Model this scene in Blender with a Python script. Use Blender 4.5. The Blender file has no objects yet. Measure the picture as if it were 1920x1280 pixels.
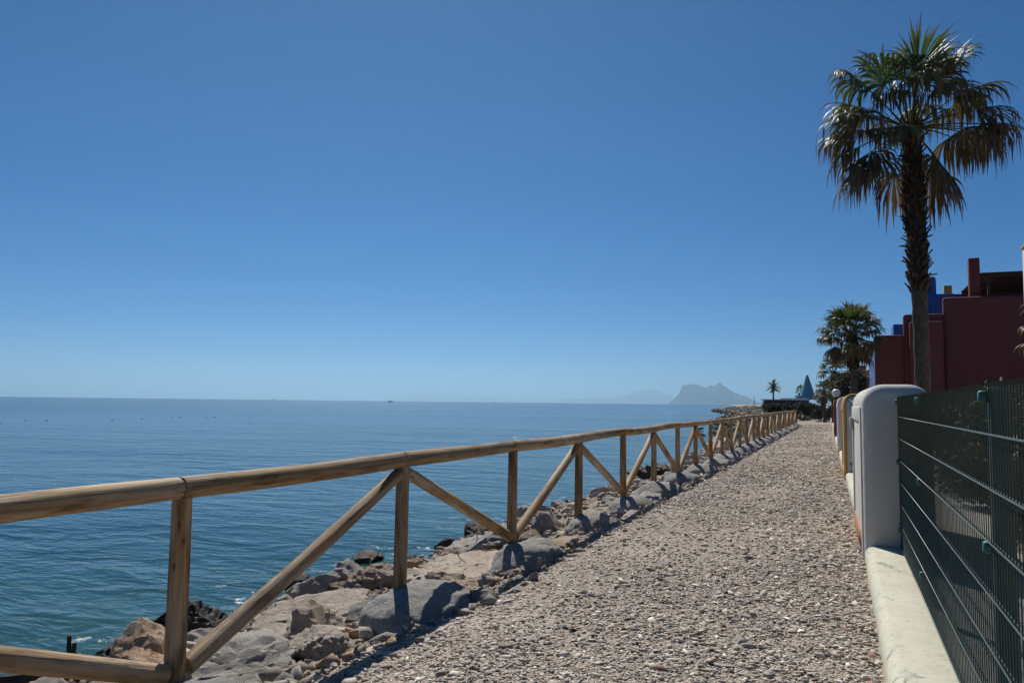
import bpy, bmesh, math, random
import numpy as np
from mathutils import Vector, Matrix

random.seed(7)
RNG = np.random.default_rng(7)
SC = bpy.context.scene
COL = SC.collection
rad = math.radians

# ------------------------------------------------------------------ camera
EYE = 1.5
PITCH, YAW, ROLL = rad(4.41), rad(22.73), rad(0.66)
fwd = Vector((-math.sin(YAW) * math.cos(PITCH), math.cos(YAW) * math.cos(PITCH), math.sin(PITCH)))
rt0 = Vector((math.cos(YAW), math.sin(YAW), 0))
up0 = rt0.cross(fwd)
rt = rt0 * math.cos(ROLL) + up0 * math.sin(ROLL)
up = up0 * math.cos(ROLL) - rt0 * math.sin(ROLL)
cam_data = bpy.data.cameras.new('camera')
cam = bpy.data.objects.new('camera', cam_data)
COL.objects.link(cam)
M = Matrix((rt, up, -fwd)).transposed().to_4x4()
M.translation = (0, 0, EYE)
cam.matrix_world = M
cam_data.sensor_width = 36.0
cam_data.lens = 36.0 * 1464 / 1920
cam_data.clip_start = 0.05
cam_data.clip_end = 200000
SC.camera = cam

# ------------------------------------------------------------------ sky, sun, exposure
SUN_EL, SUN_AZ = rad(47), rad(33)          # azimuth measured to the left of +Y
sun_dir = Vector((-math.sin(SUN_AZ) * math.cos(SUN_EL), math.cos(SUN_AZ) * math.cos(SUN_EL), math.sin(SUN_EL)))
world = bpy.data.worlds.new('World')
SC.world = world
world.use_nodes = True
wn, wl = world.node_tree.nodes, world.node_tree.links
sky = wn.new('ShaderNodeTexSky')
sky.sky_type = 'NISHITA'
sky.sun_disc = False
sky.sun_elevation = SUN_EL
sky.sun_rotation = -SUN_AZ
sky.altitude = 0
sky.air_density = 0.6
sky.dust_density = 0.0
sky.ozone_density = 10.0
bg = wn['Background']
bg.inputs['Strength'].default_value = 0.066
hs = wn.new('ShaderNodeHueSaturation')
hs.inputs['Saturation'].default_value = 1.20
hs.inputs['Hue'].default_value = 0.498
wl.new(sky.outputs[0], hs.inputs['Color'])
wl.new(hs.outputs[0], bg.inputs['Color'])
sun_data = bpy.data.lights.new('sun', 'SUN')
sun_data.energy = 5.0
sun_data.angle = rad(0.53)
sun_data.color = (1.0, 0.95, 0.87)
sun = bpy.data.objects.new('sun', sun_data)
sun.rotation_euler = sun_dir.to_track_quat('Z', 'Y').to_euler()
sun.location = (0, 0, 60)
COL.objects.link(sun)
SC.view_settings.view_transform = 'Standard'
SC.view_settings.look = 'None'
SC.view_settings.gamma = 1.0
SC.view_settings.use_curve_mapping = False
SC.view_settings.exposure = 0.0

# ------------------------------------------------------------------ helpers
def vnoise(P, seed=0):
    P = np.asarray(P, float)
    i = np.floor(P).astype(np.int64)
    t = P - i
    t = t * t * (3 - 2 * t)
    out = 0
    for dx in (0, 1):
        for dy in (0, 1):
            for dz in (0, 1):
                h = ((i[:, 0] + dx) * 374761393 + (i[:, 1] + dy) * 668265263 + (i[:, 2] + dz) * 2147483647 + seed * 974634777) & 0xFFFFFFFF
                h = ((h ^ (h >> 13)) * 1274126177) & 0xFFFFFFFF
                h = (h ^ (h >> 16)) & 0xFFFFFFFF
                w = (t[:, 0] if dx else 1 - t[:, 0]) * (t[:, 1] if dy else 1 - t[:, 1]) * (t[:, 2] if dz else 1 - t[:, 2])
                out = out + w * (h / 0xFFFFFFFF)
    return out * 2 - 1

def fbm(P, seed=0, octaves=4, gain=0.5):
    P = np.asarray(P, float)
    s, a = 0, 1.0
    for o in range(octaves):
        s = s + a * vnoise(P * 2.03 ** o + 17.3 * o, seed + o)
        a *= gain
    return s

def mesh_np(name, V, F, smooth=False, col=None):
    """V (n,3); F (m,k) with one polygon size, or list of lists."""
    me = bpy.data.meshes.new(name)
    V = np.asarray(V, np.float32)
    if isinstance(F, np.ndarray):
        k = F.shape[1]
        sizes = np.full(len(F), k, np.int32)
        flat = F.astype(np.int32).ravel()
    else:
        sizes = np.array([len(q) for q in F], np.int32)
        flat = np.array([i for q in F for i in q], np.int32)
    me.vertices.add(len(V)); me.vertices.foreach_set('co', V.ravel())
    me.loops.add(len(flat)); me.loops.foreach_set('vertex_index', flat)
    me.polygons.add(len(sizes))
    me.polygons.foreach_set('loop_start', np.concatenate(([0], np.cumsum(sizes)[:-1])).astype(np.int32))
    me.update(calc_edges=True)
    if smooth:
        me.polygons.foreach_set('use_smooth', np.ones(len(sizes), bool))
    if col is not None:
        ca = me.color_attributes.new('tint', 'FLOAT_COLOR', 'POINT')
        c = np.ones((len(V), 4), np.float32); c[:, :col.shape[1]] = col
        ca.data.foreach_set('color', c.ravel())
    return me

def link(name, me, material, parent=None, loc=(0, 0, 0), rot=None):
    o = bpy.data.objects.new(name, me)
    COL.objects.link(o)
    if material is not None and me is not None and len(me.materials) == 0:
        me.materials.append(material)
    o.location = loc
    if rot is not None:
        o.rotation_euler = rot
    if parent is not None:
        o.parent = parent
    return o

def tag(o, label, cat, group=None):
    o['label'] = label; o['category'] = cat
    if group: o['group'] = group
    return o

def struct(o):
    o['kind'] = 'structure'
    return o

def stuff(o):
    o['kind'] = 'stuff'
    return o

def empty(name, loc, label, cat, group=None, rz=0):
    o = bpy.data.objects.new(name, None)
    COL.objects.link(o)
    o.empty_display_size = 0.2
    o.location = loc
    o.rotation_euler = (0, 0, rz)
    return tag(o, label, cat, group)

def box_mesh(name, x0, x1, y0, y1, z0, z1, bev=0.0, seg=3):
    bm = bmesh.new()
    bmesh.ops.create_cube(bm, size=1)
    for v in bm.verts:
        v.co = Vector(((x0 + x1) / 2 + v.co.x * (x1 - x0), (y0 + y1) / 2 + v.co.y * (y1 - y0), (z0 + z1) / 2 + v.co.z * (z1 - z0)))
    if bev:
        bmesh.ops.bevel(bm, geom=bm.edges[:], offset=bev, segments=seg, profile=0.5, affect='EDGES')
        for f_ in bm.faces: f_.smooth = True
    me = bpy.data.meshes.new(name)
    bm.to_mesh(me); bm.free()
    if bev:
        me.set_sharp_from_angle(angle=rad(40))
    return me

class MB:
    """collects quads / tris, one mesh at the end"""
    def __init__(self): self.v = []; self.f = []; self.c = []
    def add(self, vs, fs, cs=None):
        b = len(self.v)
        self.v += [tuple(p) for p in vs]
        self.f += [tuple(i + b for i in q) for q in fs]
        self.c += (list(cs) if cs is not None else [(0.5, 0.5, 0.5)] * len(vs))
    def box(self, x0, x1, y0, y1, z0, z1):
        vs = [(x, y, z) for z in (z0, z1) for y in (y0, y1) for x in (x0, x1)]
        self.add(vs, [(0, 2, 3, 1), (4, 5, 7, 6), (0, 1, 5, 4), (2, 6, 7, 3), (0, 4, 6, 2), (1, 3, 7, 5)])
    def tube(self, pts, rs, n=6, cs=None, cap=True):
        pts = [Vector(p) for p in pts]
        vs, fs, cc = [], [], []
        for i, p in enumerate(pts):
            d = (pts[min(i + 1, len(pts) - 1)] - pts[max(i - 1, 0)]).normalized()
            a = d.cross(Vector((0, 0, 1)))
            if a.length < 1e-3: a = Vector((1, 0, 0))
            a.normalize(); b = d.cross(a)
            for k in range(n):
                t = 2 * math.pi * k / n
                vs.append(p + (a * math.cos(t) + b * math.sin(t)) * rs[i])
                cc.append(cs[i] if cs else (0.5, 0.5, 0.5))
        for i in range(len(pts) - 1):
            for k in range(n):
                fs.append((i * n + k, i * n + (k + 1) % n, (i + 1) * n + (k + 1) % n, (i + 1) * n + k))
        if cap:
            fs.append(tuple(range(n)))
            fs.append(tuple((len(pts) - 1) * n + k for k in reversed(range(n))))
        self.add(vs, fs, cc)
    def mesh(self, name, smooth=False):
        return mesh_np(name, np.array(self.v), self.f, smooth, np.array(self.c))

# ------------------------------------------------------------------ materials
class Nodes:
    def __init__(self, name, rough=0.8, color=(0.5, 0.5, 0.5), spec=0.5):
        self.m = bpy.data.materials.new(name)
        self.m.use_nodes = True
        self.n = self.m.node_tree.nodes; self.l = self.m.node_tree.links
        self.b = self.n['Principled BSDF']
        self.out = self.n['Material Output']
        self.b.inputs['Roughness'].default_value = rough
        self.b.inputs['Base Color'].default_value = (*color, 1)
        self.b.inputs['Specular IOR Level'].default_value = spec
    def coord(self, kind='Object', scale=(1, 1, 1), rot=(0, 0, 0), jitter=False):
        t = self.n.new('ShaderNodeTexCoord')
        mp = self.n.new('ShaderNodeMapping')
        mp.inputs['Scale'].default_value = scale
        mp.inputs['Rotation'].default_value = rot
        src = t.outputs[kind]
        if jitter:
            oi = self.n.new('ShaderNodeObjectInfo')
            a = self.n.new('ShaderNodeVectorMath'); a.operation = 'MULTIPLY_ADD'
            cx = self.n.new('ShaderNodeCombineXYZ')
            for i in range(3): self.l.new(oi.outputs['Random'], cx.inputs[i])
            self.l.new(cx.outputs[0], a.inputs[0]); a.inputs[1].default_value = (37, 91, 53)
            self.l.new(src, a.inputs[2]); src = a.outputs[0]
        self.l.new(src, mp.inputs['Vector'])
        return mp.outputs[0]
    def geo(self):
        return self.n.new('ShaderNodeNewGeometry').outputs['Position']
    def noise(self, vec, scale, detail=4, rough=0.55, dist=0.0, out='Fac'):
        t = self.n.new('ShaderNodeTexNoise')
        t.inputs['Scale'].default_value = scale; t.inputs['Detail'].default_value = detail
        t.inputs['Roughness'].default_value = rough; t.inputs['Distortion'].default_value = dist
        self.l.new(vec, t.inputs['Vector'])
        return t.outputs[out]
    def voro(self, vec, scale, feature='F1', out='Distance', rand=1.0):
        t = self.n.new('ShaderNodeTexVoronoi'); t.feature = feature
        t.inputs['Scale'].default_value = scale; t.inputs['Randomness'].default_value = rand
        self.l.new(vec, t.inputs['Vector'])
        return t.outputs[out]
    def ramp(self, fac, stops, interp='LINEAR'):
        r = self.n.new('ShaderNodeValToRGB'); r.color_ramp.interpolation = interp
        e = r.color_ramp.elements
        while len(e) < len(stops): e.new(0.5)
        for el, (p, c) in zip(e, stops):
            el.position = p; el.color = (*c, 1) if isinstance(c, tuple) else (c, c, c, 1)
        self.l.new(fac, r.inputs[0])
        return r.outputs[0]
    def mix(self, fac, a, b, mode='MIX'):
        x = self.n.new('ShaderNodeMix'); x.data_type = 'RGBA'; x.blend_type = mode
        for s, v in ((x.inputs[0], fac), (x.inputs[6], a), (x.inputs[7], b)):
            if isinstance(v, (int, float)): s.default_value = v
            elif isinstance(v, tuple): s.default_value = (*v, 1)
            else: self.l.new(v, s)
        return x.outputs[2]
    def math(self, op, a, b=0.0, c=0.0, clamp=False):
        x = self.n.new('ShaderNodeMath'); x.operation = op; x.use_clamp = clamp
        for s, v in zip(x.inputs, (a, b, c)):
            if isinstance(v, (int, float)): s.default_value = v
            else: self.l.new(v, s)
        return x.outputs[0]
    def rand(self):
        return self.n.new('ShaderNodeObjectInfo').outputs['Random']
    def attr(self, name):
        a = self.n.new('ShaderNodeAttribute'); a.attribute_name = name
        return a.outputs['Color']
    def color(self, c): self.l.new(c, self.b.inputs['Base Color'])
    def bump(self, h, strength=0.5, dist=0.01, prev=None):
        b = self.n.new('ShaderNodeBump')
        b.inputs['Strength'].default_value = strength; b.inputs['Distance'].default_value = dist
        self.l.new(h, b.inputs['Height'])
        if prev is not None: self.l.new(prev, b.inputs['Normal'])
        return b.outputs[0]
    def normal(self, nrm): self.l.new(nrm, self.b.inputs['Normal'])

def m_wood():
    N = Nodes('timber', 0.7, spec=0.3)
    v = N.coord('Object', (1, 1, 1), jitter=True)
    vs = N.coord('Object', (26, 26, 1.3), jitter=True)
    g = N.noise(vs, 1.0, 5, 0.6, 0.4)
    base = N.ramp(g, [(0.25, (0.12, 0.062, 0.024)), (0.45, (0.33, 0.20, 0.085)), (0.75, (0.55, 0.39, 0.195))])
    big = N.noise(N.coord('Object', (5, 5, 0.8), jitter=True), 1.0, 3)
    base = N.mix(N.ramp(big, [(0.42, 0.0), (0.68, 0.75)]), base, (0.50, 0.43, 0.33))
    dk = N.noise(N.coord('Object', (9, 9, 1.6), jitter=True), 1.3, 4, 0.7)
    base = N.mix(N.ramp(dk, [(0.50, 0.0), (0.66, 0.8)]), base, (0.12, 0.06, 0.022))
    kn = N.voro(N.coord('Object', (9, 9, 4.2), jitter=True), 1.0)
    base = N.mix(N.ramp(kn, [(0.05, 0.9), (0.13, 0.0)]), base, (0.09, 0.045, 0.02))
    ck = N.noise(N.coord('Object', (60, 60, 1.1), jitter=True), 1.0, 2)
    crack = N.ramp(ck, [(0.61, 0.0), (0.65, 1.0)])
    base = N.mix(N.math('MULTIPLY', crack, 0.6), base, (0.10, 0.055, 0.025))
    var = N.ramp(N.rand(), [(0.0, (0.78, 0.76, 0.74)), (1.0, (1.1, 1.04, 0.98))])
    N.color(N.mix(1.0, base, var, 'MULTIPLY'))
    n1 = N.bump(g, 0.8, 0.010)
    N.normal(N.bump(crack, 0.7, -0.008, n1))
    return N.m

def m_rock(name, stops, dark=0.55, rough=0.9, spots=None):
    N = Nodes(name, rough, spec=0.25)
    v = N.coord('Object', jitter=True)
    n1 = N.noise(v, 2.2, 6, 0.62, 0.3)
    c = N.ramp(n1, stops)
    n2 = N.noise(v, 14, 6, 0.7)
    c = N.mix(N.ramp(n2, [(0.36, 0.45), (0.50, 0.0)]), c, tuple(x * dark for x in stops[0][1]))
    if spots:
        n3 = N.noise(v, 4.5, 4, 0.6)
        c = N.mix(N.ramp(n3, [(0.57, 0.0), (0.66, 0.8)]), c, spots)
    var = N.ramp(N.rand(), [(0.0, (0.80, 0.80, 0.83)), (0.5, (1.0, 0.98, 0.95)), (1.0, (1.12, 1.0, 0.9))])
    N.color(N.mix(1.0, c, var, 'MULTIPLY'))
    b = N.bump(n2, 0.9, 0.05)
    b = N.bump(N.noise(v, 38, 5, 0.75), 0.9, 0.022, b)
    cr = N.voro(N.coord('Object', (1, 1, 1.6), jitter=True), 5.0, 'DISTANCE_TO_EDGE')
    b = N.bump(N.ramp(cr, [(0.0, 0.0), (0.05, 1.0)]), 0.35, 0.02, b)
    N.normal(b)
    return N.m

def m_plaster(name, col, rough=0.85, streak=0.45, dirt=(0.2, 0.19, 0.16), scale=1.0):
    N = Nodes(name, rough, spec=0.25)
    v = N.coord('Object', jitter=False)
    n1 = N.noise(v, 1.6 * scale, 5, 0.6)
    c = N.mix(N.ramp(n1, [(0.35, 0.22), (0.65, 0.0)]), col, tuple(x * 0.78 for x in col))
    n2 = N.noise(N.coord('Object', (3 * scale, 3 * scale, 0.35 * scale)), 1.5, 4, 0.6)
    c = N.mix(N.ramp(n2, [(0.55, 0.0), (0.78, streak)]), c, dirt)
    N.color(c)
    b = N.bump(N.noise(v, 60, 3, 0.6), 0.5, 0.008)
    N.normal(N.bump(N.noise(v, 7, 4, 0.6), 0.5, 0.02, b))
    return N.m

def m_curb():
    N = Nodes('cream_masonry_paint', 0.8, spec=0.25)
    v = N.coord('Object')
    n1 = N.noise(v, 3.0, 5, 0.6)
    c = N.mix(N.ramp(n1, [(0.35, 0.5), (0.65, 0.0)]), (0.60, 0.58, 0.46), (0.46, 0.445, 0.355))
    w = N.noise(v, 6.0, 3, 0.6, out='Color')
    vv = N.mix(0.10, v, w)
    cr = N.voro(vv, 2.2, 'DISTANCE_TO_EDGE')
    gate = N.ramp(N.noise(v, 1.9, 3), [(0.52, 0.0), (0.60, 1.0)])
    crack = N.math('MULTIPLY', N.ramp(cr, [(0.0, 1.0), (0.022, 0.0)]), gate)
    c = N.mix(N.math('MULTIPLY', crack, 0.8), c, (0.13, 0.13, 0.12))
    pn = N.noise(v, 5.5, 6, 0.7)
    patch = N.math('MULTIPLY', N.ramp(pn, [(0.60, 0.0), (0.66, 0.85)]), N.ramp(N.noise(v, 1.3, 2), [(0.45, 0.0), (0.58, 1.0)]))
    c = N.mix(patch, c, (0.24, 0.25, 0.24))
    mo = N.noise(v, 22, 4, 0.7)
    c = N.mix(N.ramp(mo, [(0.54, 0.0), (0.68, 0.5)]), c, (0.30, 0.29, 0.20))
    N.color(c)
    b = N.bump(N.noise(v, 30, 5, 0.65), 0.5, 0.008)
    N.normal(N.bump(crack, 0.4, -0.006, b))
    return N.m

def m_water():
    N = Nodes('sea_water', 0.06, spec=0.36)
    N.b.inputs['IOR'].default_value = 1.333
    pos = N.geo()
    sx = N.n.new('ShaderNodeSeparateXYZ'); N.l.new(pos, sx.inputs[0])
    # depth of the bed: the shallows by the shore are greener
    sh = N.math('MULTIPLY_ADD', sx.outputs[0], 1 / 24.0, 7.0 / 24 + 1.0, clamp=True)
    pn = N.noise(pos, 0.12, 3)
    sh = N.math('MULTIPLY', sh, N.ramp(pn, [(0.3, 0.6), (0.7, 1.0)]))
    c = N.ramp(sh, [(0.0, (0.003, 0.030, 0.046)), (0.6, (0.009, 0.046, 0.048)), (1.0, (0.034, 0.090, 0.066))])
    # broad wind lanes on the open sea
    mp = N.n.new('ShaderNodeMapping'); N.l.new(pos, mp.inputs[0])
    mp.inputs['Rotation'].default_value = (0, 0, rad(-62)); mp.inputs['Scale'].default_value = (0.45, 1.0, 1.0)
    w = mp.outputs[0]
    n0 = N.noise(w, 0.16, 2, 0.5)
    n1 = N.noise(w, 0.75, 3, 0.55, 0.6)
    n2 = N.noise(w, 2.6, 3, 0.6, 0.8)
    n3 = N.noise(w, 8.5, 2, 0.5)
    far = N.math('MULTIPLY_ADD', sx.outputs[0], -1 / 140.0, -12 / 140.0, clamp=True)
    amp = N.math('MULTIPLY_ADD', far, -0.80, 1.0)
    lanes = N.n.new('ShaderNodeMapping'); N.l.new(pos, lanes.inputs[0])
    lanes.inputs['Rotation'].default_value = (0, 0, rad(-62)); lanes.inputs['Scale'].default_value = (0.25, 1.0, 1.0)
    gust = N.noise(lanes.outputs[0], 0.022, 4, 0.6, 0.5)
    amp = N.math('MULTIPLY', amp, N.ramp(gust, [(0.35, 0.55), (0.65, 1.3)]))
    def wave(h, d, prev=None):
        o_ = N.bump(h, 1.0, d, prev)
        N.l.new(amp, o_.node.inputs['Strength'])
        return o_
    b = wave(n0, 0.30)
    b = wave(n1, 0.16, b)
    b = wave(n2, 0.055, b)
    b = wave(n3, 0.010, b)
    N.normal(b)
    # waves too small to resolve far out act as roughness
    rough = N.math('MULTIPLY_ADD', far, 0.08, 0.10)
    # broken white water where the swell meets the stones
    edge = N.math('MULTIPLY_ADD', sx.outputs[0], 1 / 1.8, 9.0 / 1.8, clamp=True)
    fo = N.noise(pos, 3.2, 6, 0.75, 0.5)
    fg = N.noise(pos, 0.55, 2)
    foam = N.math('MULTIPLY', N.ramp(fo, [(0.57, 0.0), (0.66, 1.0)]), N.ramp(fg, [(0.47, 0.0), (0.56, 1.0)]))
    foam = N.math('MULTIPLY', foam, edge)
    near = N.math('LESS_THAN', sx.outputs[1], 60)
    foam = N.math('MULTIPLY', foam, near)
    N.color(N.mix(foam, c, (0.75, 0.78, 0.78)))
    N.l.new(N.math('MULTIPLY_ADD', foam, 0.4, rough), N.b.inputs['Roughness'])
    return N.m

def m_ground():
    N = Nodes('earth_and_scrub', 0.95, spec=0.1)
    pos = N.geo()
    n1 = N.noise(pos, 1.2, 6, 0.65)
    c = N.ramp(n1, [(0.3, (0.20, 0.17, 0.135)), (0.55, (0.36, 0.315, 0.26)), (0.75, (0.46, 0.41, 0.345))])
    t = N.attr('tint')
    sp = N.n.new('ShaderNodeSeparateColor'); N.l.new(t, sp.inputs[0])
    sand = N.ramp(N.noise(pos, 0.05, 4), [(0.3, (0.38, 0.30, 0.20)), (0.7, (0.50, 0.41, 0.29))])
    c = N.mix(sp.outputs[0], c, sand)
    veg = N.ramp(N.noise(pos, 0.03, 6, 0.7), [(0.35, (0.035, 0.05, 0.025)), (0.65, (0.10, 0.10, 0.05))])
    c = N.mix(sp.outputs[1], c, veg)
    N.color(c)
    N.normal(N.bump(N.noise(pos, 18, 6, 0.75), 0.9, 0.03))
    return N.m

def m_gravel_sheet():
    N = Nodes('gravel_bed', 0.95, spec=0.15)
    pos = N.geo()
    cell = N.voro(pos, 52, 'F1', 'Color')
    sp = N.n.new('ShaderNodeSeparateColor'); N.l.new(cell, sp.inputs[0])
    c = N.ramp(sp.outputs[0], [(0.0, (0.22, 0.185, 0.15)), (0.3, (0.37, 0.32, 0.27)), (0.65, (0.48, 0.43, 0.375)), (1.0, (0.60, 0.555, 0.50))])
    big = N.noise(pos, 0.7, 4, 0.6)
    c = N.mix(1.0, c, N.ramp(big, [(0.3, (0.80, 0.77, 0.74)), (0.7, (1.06, 1.02, 0.98))]), 'MULTIPLY')
    N.color(c)
    d = N.voro(pos, 52, 'F1')
    b = N.bump(d, 1.0, -0.018)
    N.normal(N.bump(N.noise(pos, 90, 3, 0.7), 0.6, 0.006, b))
    return N.m

def m_stones():
    N = Nodes('gravel_stone', 0.9, spec=0.2)
    pos = N.geo()
    c = N.mix(1.0, N.attr('tint'), N.ramp(N.noise(pos, 60, 4, 0.6), [(0.3, 0.75), (0.7, 1.15)]), 'MULTIPLY')
    N.color(c)
    N.normal(N.bump(N.noise(pos, 180, 3, 0.6), 0.4, 0.003))
    return N.m

def m_leaf(name, green, brown, rough=0.4, trans=0.3, spec=0.5):
    """tint.r = how dry, tint.g = shade of the single leaf"""
    N = Nodes(name, rough, spec=spec)
    sp = N.n.new('ShaderNodeSeparateColor'); N.l.new(N.attr('tint'), sp.inputs[0])
    c = N.mix(sp.outputs[0], green, brown)
    c = N.mix(1.0, c, N.ramp(sp.outputs[1], [(0.0, (0.6, 0.6, 0.6)), (1.0, (1.35, 1.3, 1.15))]), 'MULTIPLY')
    N.color(c)
    tr = N.n.new('ShaderNodeBsdfTranslucent'); N.l.new(c, tr.inputs[0])
    mx = N.n.new('ShaderNodeMixShader'); mx.inputs[0].default_value = trans
    N.l.new(N.b.outputs[0], mx.inputs[1]); N.l.new(tr.outputs[0], mx.inputs[2])
    N.l.new(mx.outputs[0], N.out.inputs['Surface'])
    return N.m

def m_bark(name, col, ring=0.0):
    N = Nodes(name, 0.95, spec=0.1)
    v = N.coord('Object')
    n = N.noise(N.coord('Object', (7, 7, 2.0)), 2.0, 5, 0.7)
    c = N.ramp(n, [(0.3, tuple(x * 0.45 for x in col)), (0.6, col), (0.8, tuple(x * 1.5 for x in col))])
    N.color(c)
    b = N.bump(n, 0.8, 0.03)
    if ring:
        b = N.bump(N.noise(N.coord('Object', (1, 1, 16)), 1.0, 3), 0.8, 0.03, b)
    N.normal(b)
    return N.m

def m_net():
    N = Nodes('woven_shade_net', 0.7, (0.018, 0.034, 0.028), 0.3)
    v = N.coord('Object', (1, 1, 1))
    sp = N.n.new('ShaderNodeSeparateXYZ'); N.l.new(v, sp.inputs[0])
    def band(s, pitch, duty):
        return N.math('LESS_THAN', N.math('FRACT', N.math('MULTIPLY', s, 1 / pitch)), duty)
    g = N.math('MAXIMUM', band(sp.outputs[1], 0.010, 0.17), band(sp.outputs[2], 0.010, 0.17))
    wear = N.noise(N.coord('Object', (1, 6, 0.8)), 1.4, 4)
    N.color(N.mix(N.ramp(wear, [(0.4, 0.0), (0.7, 1.0)]), (0.010, 0.030, 0.022), (0.024, 0.034, 0.022)))
    tp = N.n.new('ShaderNodeBsdfTransparent')
    mx = N.n.new('ShaderNodeMixShader')
    N.l.new(g, mx.inputs[0]); N.l.new(tp.outputs[0], mx.inputs[1]); N.l.new(N.b.outputs[0], mx.inputs[2])
    N.l.new(mx.outputs[0], N.out.inputs['Surface'])
    return N.m

def m_plain(name, col, rough=0.6, spec=0.4, metal=0.0, var=0.2, scale=8):
    N = Nodes(name, rough, col, spec)
    N.b.inputs['Metallic'].default_value = metal
    v = N.coord('Object')
    N.color(N.mix(N.ramp(N.noise(v, scale, 5, 0.65), [(0.35, 1.0), (0.65, 0.0)]), col, tuple(x * (1 - var) for x in col)))
    return N.m

def m_mountain(name, a, b):
    N = Nodes(name, 1.0, spec=0.0)
    pos = N.geo()
    n = N.noise(pos, 0.006, 8, 0.65)
    N.color(N.ramp(n, [(0.35, a), (0.65, b)]))
    return N.m

WOOD = m_wood()
CONC = m_rock('rough_concrete', [(0.3, (0.30, 0.30, 0.29)), (0.6, (0.41, 0.41, 0.395)), (0.8, (0.49, 0.48, 0.45))], 0.55)
R_TAN = m_rock('tan_limestone', [(0.25, (0.46, 0.39, 0.315)), (0.5, (0.60, 0.525, 0.445)), (0.75, (0.70, 0.645, 0.575))], 0.55)
R_ORANGE = m_rock('rusty_limestone', [(0.25, (0.47, 0.335, 0.225)), (0.5, (0.62, 0.49, 0.365)), (0.75, (0.70, 0.60, 0.49))], 0.55, spots=(0.36, 0.15, 0.06))
R_PALE = m_rock('pale_limestone', [(0.25, (0.50, 0.46, 0.41)), (0.5, (0.64, 0.60, 0.545)), (0.75, (0.74, 0.70, 0.645))], 0.6)
R_GREY = m_rock('grey_limestone', [(0.25, (0.40, 0.375, 0.335)), (0.5, (0.53, 0.50, 0.455)), (0.75, (0.63, 0.595, 0.55))], 0.55)
R_DARK = m_rock('dark_wet_stone', [(0.25, (0.035, 0.031, 0.027)), (0.5, (0.085, 0.074, 0.06)), (0.75, (0.15, 0.135, 0.11))], 0.5, 0.55)
WATER = m_water()
GROUND = m_ground()
GBED = m_gravel_sheet()
STONE = m_stones()
CURB = m_curb()
WHITE = m_plaster('white_render', (0.58, 0.57, 0.52))
WHITE2 = m_plaster('off_white_render', (0.58, 0.58, 0.54))
OCHRE = m_plaster('ochre_render', (0.42, 0.25, 0.085))
MAROON = m_plaster('maroon_render', (0.150, 0.047, 0.048), streak=0.12, dirt=(0.08, 0.025, 0.03), scale=0.5)
REDW = m_plaster('brick_red_render', (0.22, 0.065, 0.045))
BLUE = m_plaster('cobalt_render', (0.060, 0.165, 0.40), streak=0.12, dirt=(0.03, 0.10, 0.3), scale=0.5)
PURPLE = m_plaster('plum_render', (0.085, 0.06, 0.105))
TEAL = m_plaster('turquoise_render', (0.13, 0.36, 0.45), streak=0.1, dirt=(0.06, 0.2, 0.3), scale=0.3)
TERRA = m_plain('terracotta', (0.42, 0.16, 0.075))
DARKT = m_plain('dark_timber', (0.055, 0.040, 0.030), 0.8)
GREEN_METAL = m_plain('green_powder_coat', (0.034, 0.070, 0.058), 0.45, 0.5, var=0.3)
GREEN_CLIP = m_plain('green_plastic', (0.03, 0.15, 0.13), 0.5, 0.4)
WIRE = m_plain('galvanised_green_wire', (0.075, 0.105, 0.09), 0.4, 0.5, var=0.35, scale=20)
NET = m_net()
GLOBE = m_plain('opal_globe', (0.80, 0.80, 0.80), 0.25, 0.5, var=0.04)
GLASS = m_plain('dark_glass', (0.02, 0.025, 0.03), 0.08, 0.5)
PALM_LEAF = m_leaf('fan_palm_leaf', (0.075, 0.120, 0.026), (0.145, 0.102, 0.060), 0.50, 0.32, 0.28)
SHRUB_LEAF = m_leaf('shrub_leaf', (0.075, 0.090, 0.050), (0.13, 0.12, 0.08), 0.55, 0.2, 0.3)
SCRUB_LEAF = m_leaf('scrub_leaf', (0.035, 0.050, 0.020), (0.08, 0.07, 0.04), 0.6, 0.2, 0.3)
BARK = m_bark('palm_trunk', (0.105, 0.090, 0.072), 1)
BOOT = m_bark('leaf_stub', (0.085, 0.058, 0.038))
TWIG = m_bark('twig_bark', (0.13, 0.10, 0.075))
BLEACHED = m_plain('bleached_wood', (0.55, 0.52, 0.46), 0.85, 0.2)
OLDWOOD = m_bark('weathered_wood', (0.12, 0.105, 0.085))
PAVING = m_plaster('patio_cement', (0.40, 0.38, 0.34), scale=2)

# ------------------------------------------------------------------ sea (follows the curve of the earth)
RE = 7.43e6
SEA = -1.2
def curve(d2): return d2 / (2 * RE)
rings = np.concatenate(([0], np.geomspace(3, 24000, 90)))
nang = 96
V, F = [], []
for r_ in rings:
    for k in range(nang):
        a = 2 * math.pi * k / nang
        V.append((r_ * math.cos(a) - 10, r_ * math.sin(a) + 10, SEA - curve(r_ * r_)))
for i in range(len(rings) - 1):
    for k in range(nang):
        F.append((i * nang + k, (i + 1) * nang + k, (i + 1) * nang + (k + 1) % nang, i * nang + (k + 1) % nang))
struct(link('sea', mesh_np('sea', np.array(V), np.array(F), True), WATER))

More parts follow.
